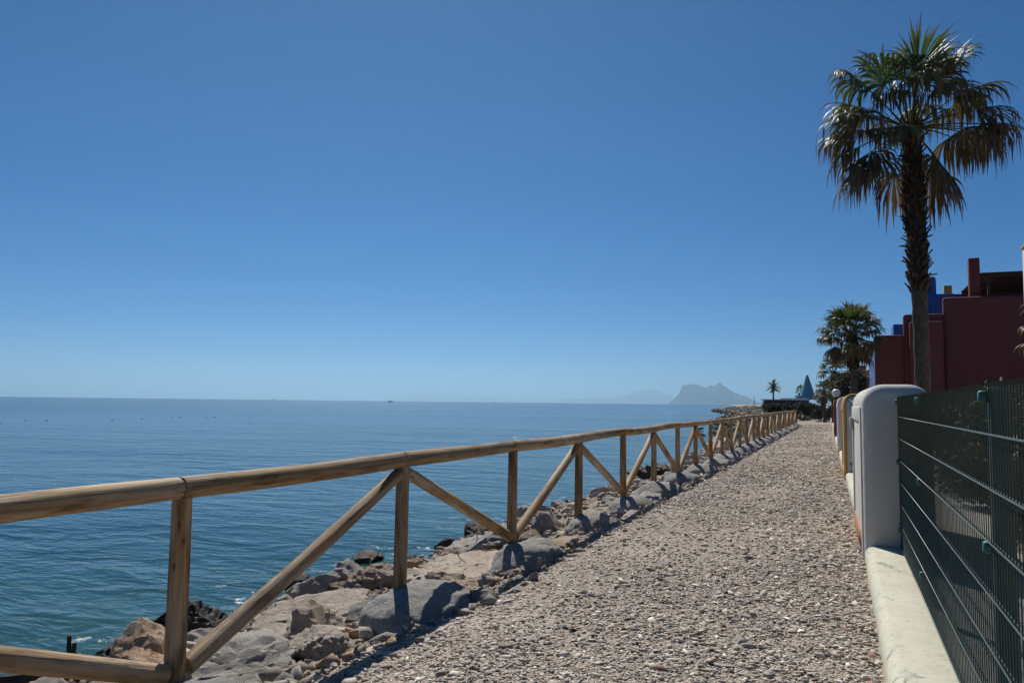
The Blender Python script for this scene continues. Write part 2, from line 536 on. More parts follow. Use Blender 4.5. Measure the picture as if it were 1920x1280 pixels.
# ------------------------------------------------------------------ ground sheet from the sea bed to the far coast
SHY = [-40, 60, 90, 124, 150, 188, 236, 290, 316, 335, 380, 450, 700, 1500, 3000, 5200]
SHX = [-6.8, -6.8, -9.0, -15, -17, -20, -28, -38, -43, -40, -38, -46, -76, -176, -372, -660]
def shore_x(y): return np.interp(y, SHY, SHX)
NU = [-30, -6, -2, 0, 1.3, 2.8, 3.5, 4.2, 4.9, 9, 60, 300, 900, 4000]
NZ = [-6, -3, -1.9, -1.25, -0.85, -0.42, -0.27, -0.12, 0, 0, 0, 1, 3, 8]
FU = [-30, -6, -2, 0, 4, 9, 14, 40, 120, 300, 900, 4000]
FZ = [-6, -3, -1.9, -1.25, -0.5, -0.1, 0.25, 0.6, 1.0, 2.0, 6, 25]
def ground_z(x, y):
    x = np.asarray(x, float); y = np.asarray(y, float)
    u = x - shore_x(y)
    a = np.interp(u, NU, NZ); b = np.interp(u, FU, FZ)
    w = np.clip((y - 68) / 16, 0, 1); w = w * w * (3 - 2 * w)
    P = np.stack([x, y, 0 * x], 1)
    rough = np.clip((4.3 - u) / 1.2, 0, 1) * (y < 110)
    z = a * (1 - w) + b * w + rough * 0.10 * fbm(P * 1.1, 3, 3)
    z = z + w * 0.18 * fbm(P * 0.25, 5, 3) * (y < 400) * (u > -1)
    return z - curve(x * x + y * y)
us = np.concatenate((np.array([-30, -12, -8, -6, -5, -4]), np.arange(-3, 6.01, 0.2), np.array([6.5, 7, 7.5, 8, 9, 10, 12, 15, 20, 30, 50, 90, 180, 400, 1000, 2500, 4000])))
ys = np.concatenate((np.array([-40, -25, -15, -8]), np.arange(-4, 90, 0.25), np.geomspace(90, 5200, 80)[1:]))
XX = shore_x(ys)[:, None] + us[None, :]
YY = np.repeat(ys[:, None], len(us), 1)
gz = ground_z(XX.ravel(), YY.ravel())
V = np.stack([XX.ravel(), YY.ravel(), gz], 1)
nr, nc = XX.shape
idx = np.arange(nr * nc).reshape(nr, nc)
F = np.stack([idx[:-1, :-1].ravel(), idx[:-1, 1:].ravel(), idx[1:, 1:].ravel(), idx[1:, :-1].ravel()], 1)
u_all = (XX - shore_x(YY)).ravel(); y_all = YY.ravel()
sandm = np.clip((y_all - 300) / 60, 0, 1) * np.clip(1 - (u_all - 40) / 30, 0, 1)
vegm = np.clip((y_all - 330) / 60, 0, 1) * np.clip((u_all - 45) / 30, 0, 1)
vegm = np.maximum(vegm, np.clip((y_all - 90) / 20, 0, 1) * np.clip((u_all - 16) / 6, 0, 1) * (y_all < 360))
struct(link('ground', mesh_np('ground', V, F, True, np.stack([sandm, vegm, 0 * sandm], 1)), GROUND))

# line of the garden walls on the right of the path
def wall_x(y): return 0.20 if y < 9 else 0.345 - 0.0152 * y

# gravel path as a sheet a little above the ground
py_ = np.concatenate((np.arange(-4, 24, 0.3), np.arange(24, 70.1, 1.0)))
ts = np.linspace(0, 1, 26)
V = []
for y in py_:
    xl = -2.72 + 0.16 * float(vnoise(np.array([[y * 0.9, 0.3, 0]]), 11)[0]) + 0.07 * float(vnoise(np.array([[y * 3.1, 7.3, 0]]), 12)[0])
    xr = wall_x(y) + 0.06
    for t in ts:
        V.append((xl + (xr - xl) * t, y, 0))
V = np.array(V)
def path_z(x, y):
    P = np.stack([x, y, 0 * x], 1)
    g = ground_z(x, y)
    return np.maximum(g, g * 0 - 0.14) + 0.014 + 0.012 * fbm(P * 1.3, 21, 3)
V[:, 2] = path_z(V[:, 0], V[:, 1])
idx = np.arange(len(V)).reshape(len(py_), len(ts))
F = np.stack([idx[:-1, :-1].ravel(), idx[:-1, 1:].ravel(), idx[1:, 1:].ravel(), idx[1:, :-1].ravel()], 1)
struct(link('gravel_path', mesh_np('gravel_path', V, F, True), GBED))

# ------------------------------------------------------------------ loose gravel: real stones lying on the path
ICO = bmesh.new(); bmesh.ops.create_icosphere(ICO, subdivisions=1, radius=1)
ICO_V = np.array([v.co[:] for v in ICO.verts]); ICO_F = np.array([[v.index for v in f_.verts] for f_ in ICO.faces]); ICO.free()

def scatter_mesh(name, X, Y, Z, S, cols, flat=0.38, seed=1):
    r = np.random.default_rng(seed)
    n = len(X); m = len(ICO_V)
    shapes = []
    for k in range(24):
        s = ICO_V * (1 + 0.42 * r.standard_normal((m, 1))).clip(0.45, 1.7)
        s = s * np.array([1.1, r.uniform(0.42, 0.9), flat * r.uniform(0.5, 1.1)])
        shapes.append(s)
    shapes = np.array(shapes)
    B = shapes[r.integers(0, 24, n)]
    az = r.uniform(0, 2 * np.pi, n); tl = r.normal(0, 0.28, n)
    ca, sa, ct, st = np.cos(az), np.sin(az), np.cos(tl), np.sin(tl)
    x, y, z = B[:, :, 0], B[:, :, 1], B[:, :, 2]
    x2 = x * ct[:, None] + z * st[:, None]; z2 = -x * st[:, None] + z * ct[:, None]
    x3 = x2 * ca[:, None] - y * sa[:, None]; y3 = x2 * sa[:, None] + y * ca[:, None]
    P = np.stack([x3 * S[:, None] + X[:, None], y3 * S[:, None] + Y[:, None], z2 * S[:, None] + (Z + 0.18 * S)[:, None]], 2)
    FF = (ICO_F[None] + (np.arange(n) * m)[:, None, None]).reshape(-1, 3)
    return mesh_np(name, P.reshape(-1, 3), FF, False, np.repeat(cols, m, 0))

PAL = np.array([(0.44, 0.385, 0.33), (0.52, 0.47, 0.415), (0.36, 0.30, 0.25), (0.30, 0.27, 0.245), (0.62, 0.57, 0.51), (0.17, 0.15, 0.14), (0.40, 0.325, 0.265), (0.29, 0.18, 0.14), (0.27, 0.21, 0.165)])
PAL = PAL * np.array([0.985, 0.99, 0.965])
PW = np.array([0.25, 0.17, 0.18, 0.13, 0.07, 0.05, 0.08, 0.02, 0.05])
def stone_cols(n, r):
    c = PAL[r.choice(len(PAL), n, p=PW)]
    return c * 1.30 * r.uniform(0.82, 1.15, (n, 1))
r = np.random.default_rng(5)
Xs, Ys, Ss = [], [], []
for y0, y1, dens, mu in ((2.6, 8, 2300, 0.0102), (8, 14, 1150, 0.0130), (14, 26, 430, 0.0165), (26, 66, 90, 0.022)):
    xl = -2.95; n = int(dens * (y1 - y0) * 3.1)
    y = r.uniform(y0, y1, n); x = r.uniform(xl, 0.2, n)
    keep = x < np.where(y < 9, 0.20, 0.345 - 0.0152 * y) - 0.01
    keep &= r.uniform(0, 1, n) < np.clip((x + 2.95) / 0.25, 0.25, 1)
    worn = fbm(np.stack([x * 0.8, y * 0.35, 0 * x], 1), 71, 3)
    keep &= r.uniform(0, 1, n) < np.clip(0.80 - 0.65 * worn, 0.3, 1)
    x, y = x[keep], y[keep]
    s = mu * np.exp(r.normal(0, 0.50, len(x)))
    Xs.append(x); Ys.append(y); Ss.append(s.clip(0.005, 0.05))
X, Y, S = map(np.concatenate, (Xs, Ys, Ss))
Z = path_z(X, Y)
stuff(link('gravel', scatter_mesh('gravel', X, Y, Z, S, stone_cols(len(X), r)), STONE))
bpy.data.objects['gravel']['label'] = 'loose grey and beige crushed stone covering the coastal path'
bpy.data.objects['gravel']['category'] = 'gravel'

# rubble between the boulders
n = 15000
y = 2.0 + 60 * r.uniform(0, 1, n) ** 2.0; x = r.uniform(-6.7, -2.6, n)
s = 0.030 * np.exp(r.normal(0, 0.7, n)); s = s.clip(0.010, 0.085)
cc = np.array([(0.42, 0.35, 0.27), (0.48, 0.43, 0.37), (0.33, 0.28, 0.22), (0.27, 0.25, 0.23), (0.40, 0.27, 0.17)])[r.integers(0, 5, n)] * r.uniform(0.8, 1.15, (n, 1))
o = stuff(link('rubble', scatter_mesh('rubble', x, y, ground_z(x, y), s, cc, 0.75, 9), STONE))
tag(o, 'small broken stones lying between the boulders of the shore', 'rubble')

# ------------------------------------------------------------------ boulders
def ico(sub):
    b = bmesh.new(); bmesh.ops.create_icosphere(b, subdivisions=sub, radius=1)
    v = np.array([q.co[:] for q in b.verts]); f_ = np.array([[q.index for q in p.verts] for p in b.faces]); b.free()
    return v, f_
ICO_N = {k: ico(k) for k in (2, 3, 4, 5)}

def cellhash(P, seed):
    i = np.floor(P).astype(np.int64)
    h = (i[:, 0] * 374761393 + i[:, 1] * 668265263 + i[:, 2] * 1442695041 + seed * 974634777) & 0xFFFFFFFF
    h = ((h ^ (h >> 13)) * 1274126177) & 0xFFFFFFFF
    return ((h ^ (h >> 16)) & 0xFFFF) / 65535.0
def rock_mesh(name, seed, sub=4, planes=9, rough=0.06, layers=0.0, cut=(0.50, 0.95)):
    v, f_ = ICO_N[sub]
    q = np.random.default_rng(seed)
    nrm = q.standard_normal((planes, 3)); nrm /= np.linalg.norm(nrm, axis=1)[:, None]
    d = q.uniform(cut[0], cut[1], planes)
    dot = v @ nrm.T
    rr = np.where(dot > 0.05, d[None] / np.maximum(dot, 0.05), 9).min(1)
    rr = np.minimum(rr, 1.2)
    P = v * rr[:, None]
    A = np.linalg.qr(q.standard_normal((3, 3)))[0]
    W = P @ A
    wv = W + 0.16 * np.stack([fbm(P * 2.0 + 3.1 * j, seed + j, 3) for j in range(3)], 1)
    chips = 0.12 * (cellhash(wv * np.array([2.2, 3.0, 4.2]) + seed, seed) - 0.5)
    if sub >= 4: chips = chips + 0.055 * (cellhash(wv * np.array([6.0, 7.0, 10.0]) + 5.5, seed + 1) - 0.5)
    P = P * (1 + chips + rough * fbm(P * 2.1 + seed, seed, 5, 0.6) - 0.05 * np.abs(vnoise(P * 3.3, seed + 9)) - 0.03 * np.abs(vnoise(P * 7.7, seed + 10)))[:, None]
    if layers:
        P = P * (1 + 0.025 * np.sign(np.sin(W[:, 2] * 22 + 3 * vnoise(P * 1.5, seed))))[:, None]
    me = mesh_np(name, P, f_, True)
    me.set_sharp_from_angle(angle=rad(24))
    return me

def boulder(seed, loc, size, rot, material, label, sub=4, planes=13, rough=0.07, group=None, name='boulder', layers=0):
    me = rock_mesh(name, seed, sub, planes, rough, layers)
    o = link(name, me, material, None, loc, (rad(rot[0]), rad(rot[1]), rad(rot[2])))
    o.scale = size
    return tag(o, label, 'rock', group)

HERO = [
 (101, (-3.80, 4.25, -0.38), (0.62, 0.50, 0.22), (2, -3, 20), R_PALE, 'flat pale grey slab at the foot of the nearest railing post', 5, 9),
 (102, (-6.45, 6.40, -1.12), (0.36, 0.60, 0.36), (12, 8, -28), R_DARK, 'large dark layered boulder at the waterline left of the nearest brace', 5, 10),
 (103, (-6.10, 5.15, -1.03), (0.40, 0.75, 0.26), (0, 6, -35), R_DARK, 'low dark stone running along the water beside the biggest dark boulder', 4, 10),
 (104, (-5.10, 4.85, -0.78), (0.50, 0.42, 0.32), (8, -5, 12), R_ORANGE, 'cream boulder with rusty stains behind the nearest post', 5, 11),
 (105, (-4.95, 6.60, -0.72), (0.62, 0.72, 0.30), (4, -8, 30), R_TAN, 'broad pinkish tan slab beyond the long nearest brace', 5, 9),
 (106, (-5.60, 8.35, -0.84), (0.33, 0.36, 0.30), (0, 10, 15), R_GREY, 'grey square-edged boulder at the water behind the second post', 4, 8),
 (107, (-4.95, 7.90, -0.70), (0.32, 0.40, 0.24), (10, 0, 40), R_ORANGE, 'orange tan boulder just left of the second post', 5, 11),
 (108, (-3.55, 4.98, -0.38), (0.34, 0.30, 0.24), (12, 14, 60), R_PALE, 'whitish angular block in front of the second post footing', 5, 9),
 (109, (-3.98, 8.05, -0.42), (0.62, 0.80, 0.28), (0, -7, 25), R_TAN, 'long tan slab left of the third post footing', 5, 9),
 (110, (-3.30, 6.85, -0.33), (0.34, 0.45, 0.17), (3, 4, 48), R_ORANGE, 'flat orange slab between the second and third footings', 5, 9),
 (111, (-3.15, 9.05, -0.28), (0.42, 0.48, 0.17), (2, 4, 10), R_ORANGE, 'flat salmon slab just beyond the third post', 5, 9),
 (112, (-2.80, 11.20, -0.21), (0.36, 0.70, 0.14), (0, 3, 8), R_TAN, 'thin tan slab on the path edge beyond the fourth post', 4, 9),
 (113, (-5.30, 23.8, -0.70), (0.70, 0.85, 0.42), (0, 15, 15), R_DARK, 'dark jagged boulder by the water behind the eighth post', 4, 10),
 (114, (-7.15, 9.35, -1.20), (0.24, 0.24, 0.18), (0, 0, 30), R_DARK, 'small black wet stone awash in front of the second post', 4, 10),
 (115, (-7.55, 11.6, -1.24), (0.30, 0.40, 0.15), (0, 0, 60), R_DARK, 'black wet stone breaking the swell left of the second post', 4, 10),
 (116, (-4.35, 10.1, -0.42), (0.42, 0.62, 0.20), (0, -5, 12), R_GREY, 'flat grey slab behind the fourth post footing', 4, 9),
 (117, (-4.25, 5.70, -0.52), (0.28, 0.34, 0.22), (20, 10, 70), R_TAN, 'tan fist-edged block left of the second post footing', 4, 9),
 (118, (-5.25, 10.9, -0.82), (0.42, 0.55, 0.28), (5, 12, 30), R_GREY, 'rounded grey boulder at the water left of the third post', 4, 10),
 (119, (-2.72, 5.95, -0.13), (0.17, 0.14, 0.09), (0, 0, 20), R_TAN, 'pale stone sitting in the rail shadow near the second post', 4, 9),
 (120, (-3.05, 13.6, -0.22), (0.38, 0.60, 0.15), (0, 0, -5), R_PALE, 'pale flat slab beside the fifth post footing', 4, 9),
 (121, (-4.55, 4.05, -0.62), (0.46, 0.40, 0.25), (0, 8, 40), R_GREY, 'grey slab half hidden behind the base of the nearest post', 4, 9),
]
for seed, loc, size, rot, mt, lab, sub, pl in HERO:
    boulder(seed, loc, size, rot, mt, lab, sub, pl, layers=(1 if mt is R_DARK else 0))

# the many lesser stones of the bank, each its own object
taken = [(h[1][0], h[1][1], max(h[2][0], h[2][1])) for h in HERO]
protos = [rock_mesh('bank_stone', 300 + k, 4, 6 + k % 4, 0.09) for k in range(12)]
mats = [R_TAN, R_PALE, R_GREY, R_ORANGE, R_PALE, R_DARK]
variants = {}
q = np.random.default_rng(77)
cnt = 0
for trial in range(4000):
    if cnt >= 295: break
    y = 2.2 + 66 * q.uniform() ** 1.75
    x = q.uniform(-6.85, -2.75)
    s = float(np.clip(0.15 * math.exp(q.normal(-0.15, 0.55)), 0.06, 0.42)) * (1.0 + y / 60)
    if x > -3.1: s *= 0.55
    if x < -5.5: s *= 1.1
    if abs(x + 3.3) < 0.22 + s * 0.7: continue
    if any((x - a) ** 2 + (y - b) ** 2 < (0.50 * (c + s)) ** 2 for a, b, c in taken): continue
    taken.append((x, y, s)); cnt += 1
    if y < 25: s = min(s, 0.30)
    wet = x < -6.45
    mt = R_DARK if (wet and q.uniform() < 0.75) else mats[int(q.integers(0, 5))]
    key = (int(q.integers(0, 12)), mt.name)
    if key not in variants:
        me = protos[key[0]].copy(); me.materials.clear(); me.materials.append(mt); variants[key] = me
    zz = float(ground_z(np.array([x]), np.array([y]))[0])
    fl = q.uniform(0.5, 0.95)
    o = link('bank_stone', variants[key], None, None, (x, y, zz + s * fl * 0.22), tuple(q.uniform(-0.3, 0.3, 2)) + (q.uniform(0, 6.28),))
    o.scale = (s, s * q.uniform(0.7, 1.1), s * fl)
    ORD = ['nearest', 'second', 'third', 'fourth', 'fifth', 'sixth', 'seventh', 'eighth', 'ninth', 'tenth', 'eleventh', 'twelfth']
    kp = int(round((y - 3.27) / 2.35))
    where = ('left of the nearest post' if kp < 0 else 'level with the %s post' % ORD[kp]) if kp < 12 else 'beyond the twelfth post'
    strip = 'at the waterline' if x < -6.2 else ('halfway down the bank' if x < -4.6 else ('just behind the railing' if x < -3.3 else 'on the path side of the railing'))
    size_w = 'small' if s < 0.12 else ('middling' if s < 0.22 else 'large')
    hue = {'tan_limestone': 'tan', 'pale_limestone': 'whitish', 'grey_limestone': 'grey', 'rusty_limestone': 'rusty', 'dark_wet_stone': 'dark wet'}[mt.name]
    tag(o, '%s %s stone %s, %s' % (size_w, hue, strip, where), 'rock', 'stones of the bank below the railing')

# rock armour and breakwater farther along the shore
q = np.random.default_rng(78)
n = 5200
t = q.uniform(0, 1, n)
y = 66 + (330 - 66) * t ** 1.15
u = np.where(q.uniform(0, 1, n) < 0.45, q.normal(0.2, 1.6, n), q.uniform(-1, 12, n))
x = shore_x(y) + u
spit = q.uniform(0, 1, n) < 0.22
y = np.where(spit, q.normal(316, 5, n), y); x = np.where(spit, q.uniform(-45, -30, n), x)
s = (0.22 + 0.28 * q.uniform(0, 1, n)) * (0.6 + y / 400)
keep = ~((x > -4.2) & (y < 95))
x, y, s = x[keep], y[keep], s[keep]; n = len(x)
z = np.maximum(ground_z(x, y), SEA - 0.1) + 0.25 * s + 0.45 * q.uniform(0, 1, n) * s
cc = np.array([(0.11, 0.10, 0.085), (0.17, 0.15, 0.125), (0.07, 0.065, 0.055), (0.25, 0.22, 0.18)])[q.integers(0, 4, n)] * q.uniform(0.8, 1.2, (n, 1))
o = stuff(link('rock_armour', scatter_mesh('rock_armour', x, y, z, s, cc, 0.8, 19), STONE))
tag(o, 'dark heaped boulders of the breakwater beyond the end of the railing', 'rocks')

# ------------------------------------------------------------------ wooden railing
def log_mesh(name, length, r0, r1, seed, chamfer=0.008, nseg=22, bend=0.006):
    q = np.random.default_rng(seed)
    nr_ = max(6, int(length / 0.16))
    zs = np.concatenate(([0, chamfer], np.linspace(0, length, nr_)[1:-1], [length - chamfer, length]))
    vs, fs = [], []
    ph = q.uniform(0, 6.28, 4); ba = q.uniform(0, 6.28)
    for i, z in enumerate(zs):
        t = z / length
        rr = r0 + (r1 - r0) * t
        if i == 0 or i == len(zs) - 1: rr -= chamfer
        bx = bend * math.sin(math.pi * t) * math.cos(ba); by = bend * math.sin(math.pi * t) * math.sin(ba)
        for k in range(nseg):
            a = 2 * math.pi * k / nseg
            w = 1 + 0.014 * math.sin(2 * a + ph[0] + 2 * t) + 0.010 * math.sin(3 * a + ph[1] - 3 * z) + 0.012 * math.sin(5 * z + ph[2])
            vs.append((bx + rr * w * math.cos(a), by + rr * w * math.sin(a), z))
    n_ = len(zs)
    for i in range(n_ - 1):
        for k in range(nseg):
            fs.append((i * nseg + k, i * nseg + (k + 1) % nseg, (i + 1) * nseg + (k + 1) % nseg, (i + 1) * nseg + k))
    fs.append(tuple(reversed(range(nseg)))); fs.append(tuple((n_ - 1) * nseg + k for k in range(nseg)))
    me = mesh_np(name, np.array(vs), fs, True)
    me.set_sharp_from_angle(angle=rad(38))
    return me

FX, FY0, STEP, NP = -3.3, 3.27, 2.35, 28
fence = empty('wooden_railing', (FX, FY0, 0), 'round timber railing with diagonal braces running along the gravel path', 'railing')
def log(name, p0, p1, r0, r1, seed, **kw):
    p0, p1 = Vector(p0), Vector(p1)
    d = p1 - p0
    o = link(name, log_mesh(name, d.length, r0, r1, seed, **kw), WOOD, fence)
    o.location = p0 - Vector((FX, FY0, 0))
    qd = d.to_track_quat('Z', 'Y')
    o.rotation_euler = (qd @ Matrix.Rotation(random.uniform(0, 6.28), 3, 'Z').to_quaternion()).to_euler()
    return o
RZ = 1.018
posts_y = [FY0 + STEP * k for k in range(-2, NP)]
tops = []
for i, k in enumerate(range(-2, NP)):
    y = FY0 + STEP * k
    bend_x = 0.0
    far = max(0, k - 24)
    tops.append((FX + random.uniform(-0.012, 0.012) + 0.05 * far * far * 0.12, y, RZ + random.uniform(-0.012, 0.014)))
for i, k in enumerate(range(-2, NP)):
    x, y, zt = tops[i]
    seg = 22 if k < 10 else 12
    lean = random.uniform(-0.012, 0.012)
    log('post', (x + lean, y + random.uniform(-.01, .01), -0.30), (x, y, zt - 0.045), 0.056, 0.052, 500 + k, nseg=seg, bend=0.003)
    if i + 1 < len(tops):
        x2, y2, z2 = tops[i + 1]
        ra, rb = (0.066, 0.060) if i % 2 else (0.062, 0.066)
        log('rail', (x, y - 0.03, zt), (x2, y2 + 0.03 - 0.062, z2), ra, rb, 600 + k, nseg=seg, bend=0.012)
        # braces meet at the foot of every second post
        if k % 2 == 0:
            log('brace', (x + 0.004, y + 0.075, 0.05), (x2 - 0.004, y2 - 0.050, zt - 0.105), 0.054, 0.050, 700 + k, nseg=seg, bend=0.006)
        else:
            log('brace', (x2 + 0.004, y2 - 0.075, 0.05), (x - 0.004, y + 0.050, zt - 0.105), 0.054, 0.050, 700 + k, nseg=seg, bend=0.006)
    if -1 <= k:
        big = 1.0 if k % 2 == 0 else 1.0
        sub = 5 if k < 4 else (4 if k < 10 else 3)
        qf = np.random.default_rng(900 + k)
        v, f_ = ICO_N[sub]
        P = v.copy()
        P = P * (1 + 0.10 * fbm(P * 1.6 + k * 3.1, 40 + k, 4, 0.55) + 0.03 * vnoise(P * 9, k) + 0.02 * vnoise(P * 22, k + 50))[:, None]
        P = P * np.array([0.43 * qf.uniform(0.85, 1.15), 0.52 * qf.uniform(0.85, 1.15), 0.34])
        P[:, 2] = np.where(P[:, 2] > 0, P[:, 2] * 0.85, P[:, 2])
        o = link('footing', mesh_np('footing', P, f_, True), CONC, fence)
        o.location = (0.15 + qf.uniform(-0.04, 0.06), STEP * k + qf.uniform(-0.06, 0.10), -0.27)
        if k == -1: fence_first = o

# ------------------------------------------------------------------ low cream wall under the mesh fence
def rounded_curb(name, y0, y1, x0f, width, h, material, label, seed, z0=-0.05, cat='wall', parent=None):
    n_ = max(8, int((y1 - y0) / 0.12)); prof = []
    rr = 0.075
    for a in np.linspace(180, 90, 7): prof.append((rr + rr * math.cos(rad(a)), h - rr + rr * math.sin(rad(a))))
    for a in np.linspace(90, 0, 5): prof.append((width - 0.05 + 0.05 * math.cos(rad(a)), h - 0.05 + 0.05 * math.sin(rad(a))))
    prof = [(0, z0), (0, (h - rr) * .5)] + prof + [(width, z0)]
    # crown of the coping rises slightly in the middle
    V, F = [], []
    m = len(prof)
    yy = np.linspace(y0, y1, n_)
    for y in yy:
        for (a, z) in prof:
            t = a / width
            V.append((x0f(y) + a, y, z + (0.028 * math.sin(math.pi * t) if z > h * 0.5 else 0)))
    V = np.array(V)
    nz = fbm(V * 2.2, seed, 3)
    V[:, 2] += 0.006 * nz * (V[:, 2] > 0.02); V[:, 0] += 0.006 * fbm(V * 3.0 + 9, seed + 4, 3)
    for i in range(n_ - 1):
        for k in range(m - 1):
            F.append((i * m + k, i * m + k + 1, (i + 1) * m + k + 1, (i + 1) * m + k))
    F.append(tuple(range(m))[::-1]); F.append(tuple((n_ - 1) * m + k for k in range(m)))
    me = mesh_np(name, V, F, True)
    me.set_sharp_from_angle(angle=rad(60))
    o = link(name, me, material, parent)
    if parent is None: tag(o, label, cat)
    return o
rounded_curb('low_wall', -1.0, 8.36, lambda y: 0.20, 0.44, 0.15, CURB, 'cracked cream low wall under the green mesh fence', 31)

# ------------------------------------------------------------------ garden wall ends with rounded shoulders
def shoulder_profile(w, h, R, inset, z0):
    pts = [(inset, z0)]
    r_ = max(R - inset, 0.01)
    for a in np.linspace(180, 90, 9): pts.append((inset + r_ + r_ * math.cos(rad(a)), h - inset - r_ + r_ * math.sin(rad(a))))
    for a in np.linspace(90, 0, 9): pts.append((w - inset - r_ + r_ * math.cos(rad(a)), h - inset - r_ + r_ * math.sin(rad(a))))
    pts.append((w - inset, z0))
    return pts
def shoulder_wall_mesh(name, w, length, h, R, rf, z0=-0.05):
    rows = []
    for a in np.linspace(0, 90, 7): rows.append((rf * (1 - math.sin(rad(a))), rf * (1 - math.cos(rad(90 - a))) if False else rf * (1 - math.sin(rad(a)))))
    seq = []
    for a in np.linspace(0, 90, 7):
        seq.append((rf * (1 - math.sin(rad(a))), rf * (1 - math.cos(rad(90 - a)))))
    ring = [(rf - rf * math.sin(rad(a)), rf - rf * math.cos(rad(a))) for a in np.linspace(0, 90, 7)]
    # ring: (inset of the profile, distance from the end face)
    ring = [(rf - rf * math.sin(rad(a)), rf - rf * math.cos(rad(a))) for a in np.linspace(0, 90, 7)]
    ys_ = [(ins, dist) for ins, dist in ring] + [(ins, length - dist) for ins, dist in reversed(ring)]
    V, F = [], []
    for ins, y in ys_:
        for (a, z) in shoulder_profile(w, h, R, ins, z0): V.append((a, y, z))
    m = len(shoulder_profile(w, h, R, 0, z0)); n_ = len(ys_)
    for i in range(n_ - 1):
        for k in range(m - 1): F.append((i * m + k, i * m + k + 1, (i + 1) * m + k + 1, (i + 1) * m + k))
    F.append(tuple(reversed(range(m)))); F.append(tuple((n_ - 1) * m + k for k in range(m)))
    me = mesh_np(name, np.array(V), F, True)
    me.set_sharp_from_angle(angle=rad(35))
    return me

def garden_wall(y, w, length, h, material, label, trim=None, R=0.17, rf=0.05, panel=None, x=None, sill=None, niche=True):
    x = wall_x(y) if x is None else x
    t = empty('garden_wall', (x, y, 0), label, 'wall', rz=math.atan(0.0152))
    link('wall_body', shoulder_wall_mesh('wall_body', w, length, h, R, rf), material, t)
    if niche:
        # raised border round the panel that faces the path
        mb = MB(); e = 0.016
        for (a0, a1, z0, z1) in ((rf + 0.02, 0.34, -0.04, h - R - 0.02), (length - 0.34, length - rf - 0.02, -0.04, h - R - 0.02), (0.34, length - 0.34, h - R - 0.18, h - R - 0.02)):
            mb.box(-e, 0.02, a0, a1, z0, z1)
        o = link('border', mb.mesh('border'), trim or material, t)
        bv = o.modifiers.new('bevel', 'BEVEL'); bv.width = 0.012; bv.segments = 3; bv.limit_method = 'ANGLE'
        mb = MB(); mb.box(-0.012, 0.01, 0.34, length - 0.34, -0.04, 0.20)
        link('plinth', mb.mesh('plinth'), TERRA if sill is None else sill, t)
    if panel is not None:
        # painted end face inside the coloured edge
        mb = MB()
        pr = [(a, z) for a, z in shoulder_profile(w, h - 0.02, R, 0.045, 0.0)]
        vs = [(a, -0.012, z) for a, z in pr] + [(a, 0.02, z) for a, z in pr]
        m = len(pr)
        mb.add(vs, [tuple(range(m))] + [(k, k + m, (k + 1) % m + m, (k + 1) % m) for k in range(m)])
        link('end_panel', mb.mesh('end_panel'), panel, t)
        mb = MB(); mb.box(0.07, w - 0.02, -0.030, 0.01, 0.0, 0.36)
        link('base_course', mb.mesh('base_course'), panel, t)
    return t
w1 = garden_wall(8.34, 0.62, 2.76, 1.71, WHITE, 'white rounded garden wall end where the mesh fence stops', R=0.20, rf=0.11, x=0.20)
mb = MB(); mb.box(-0.05, -0.014, 2.30, 2.42, 1.20, 1.36)
o = link('intercom', mb.mesh('intercom'), WHITE2, w1); o.modifiers.new('bevel', 'BEVEL').width = 0.008
garden_wall(17.0, 0.62, 2.5, 1.74, OCHRE, 'ochre edged garden wall with pale end behind the white one', panel=WHITE2, rf=0.05, sill=OCHRE)
garden_wall(25.2, 0.62, 2.4, 1.76, WHITE2, 'smaller white garden wall end between the ochre and the brick red', rf=0.05)
garden_wall(36.6, 0.62, 2.4, 1.78, REDW, 'brick red garden wall end under the globe lamp', rf=0.05, sill=WHITE2)
garden_wall(50.0, 0.60, 2.4, 1.74, PURPLE, 'dark plum garden wall end farthest along the path', rf=0.05, sill=WHITE2)
for a, b, lab, mt in ((11.12, 17.0, 'short cream low wall between the white and ochre wall ends', CURB), (19.55, 25.2, 'low wall between the ochre and the second white wall end', CURB),
                  (27.65, 36.6, 'low wall running up to the brick red wall end', CURB), (39.05, 50.0, 'far white low wall between brick red and plum wall ends', WHITE2), (52.4, 66.0, 'farthest low wall beyond the plum wall end', WHITE2)):
    rounded_curb('low_wall', a, b, wall_x, 0.44, 0.17 if b < 40 else 0.5, mt, lab, int(a * 7))

# globe lamp on the brick red wall
gl = empty('globe_lamp', (-0.12, 37.5, 1.76), 'white globe lamp on the brick red garden wall end', 'lamp')
mb = MB(); mb.tube([(0, 0, 0), (0, 0, 0.03), (0, 0, 0.035), (0, 0, 0.12)], [0.09, 0.09, 0.04, 0.05], 14)
link('lamp_base', mb.mesh('lamp_base', True), DARKT, gl)
v, f_ = ICO_N[4]
link('globe', mesh_np('globe', v * 0.185 + np.array([0, 0, 0.285]), f_, True), GLOBE, gl)

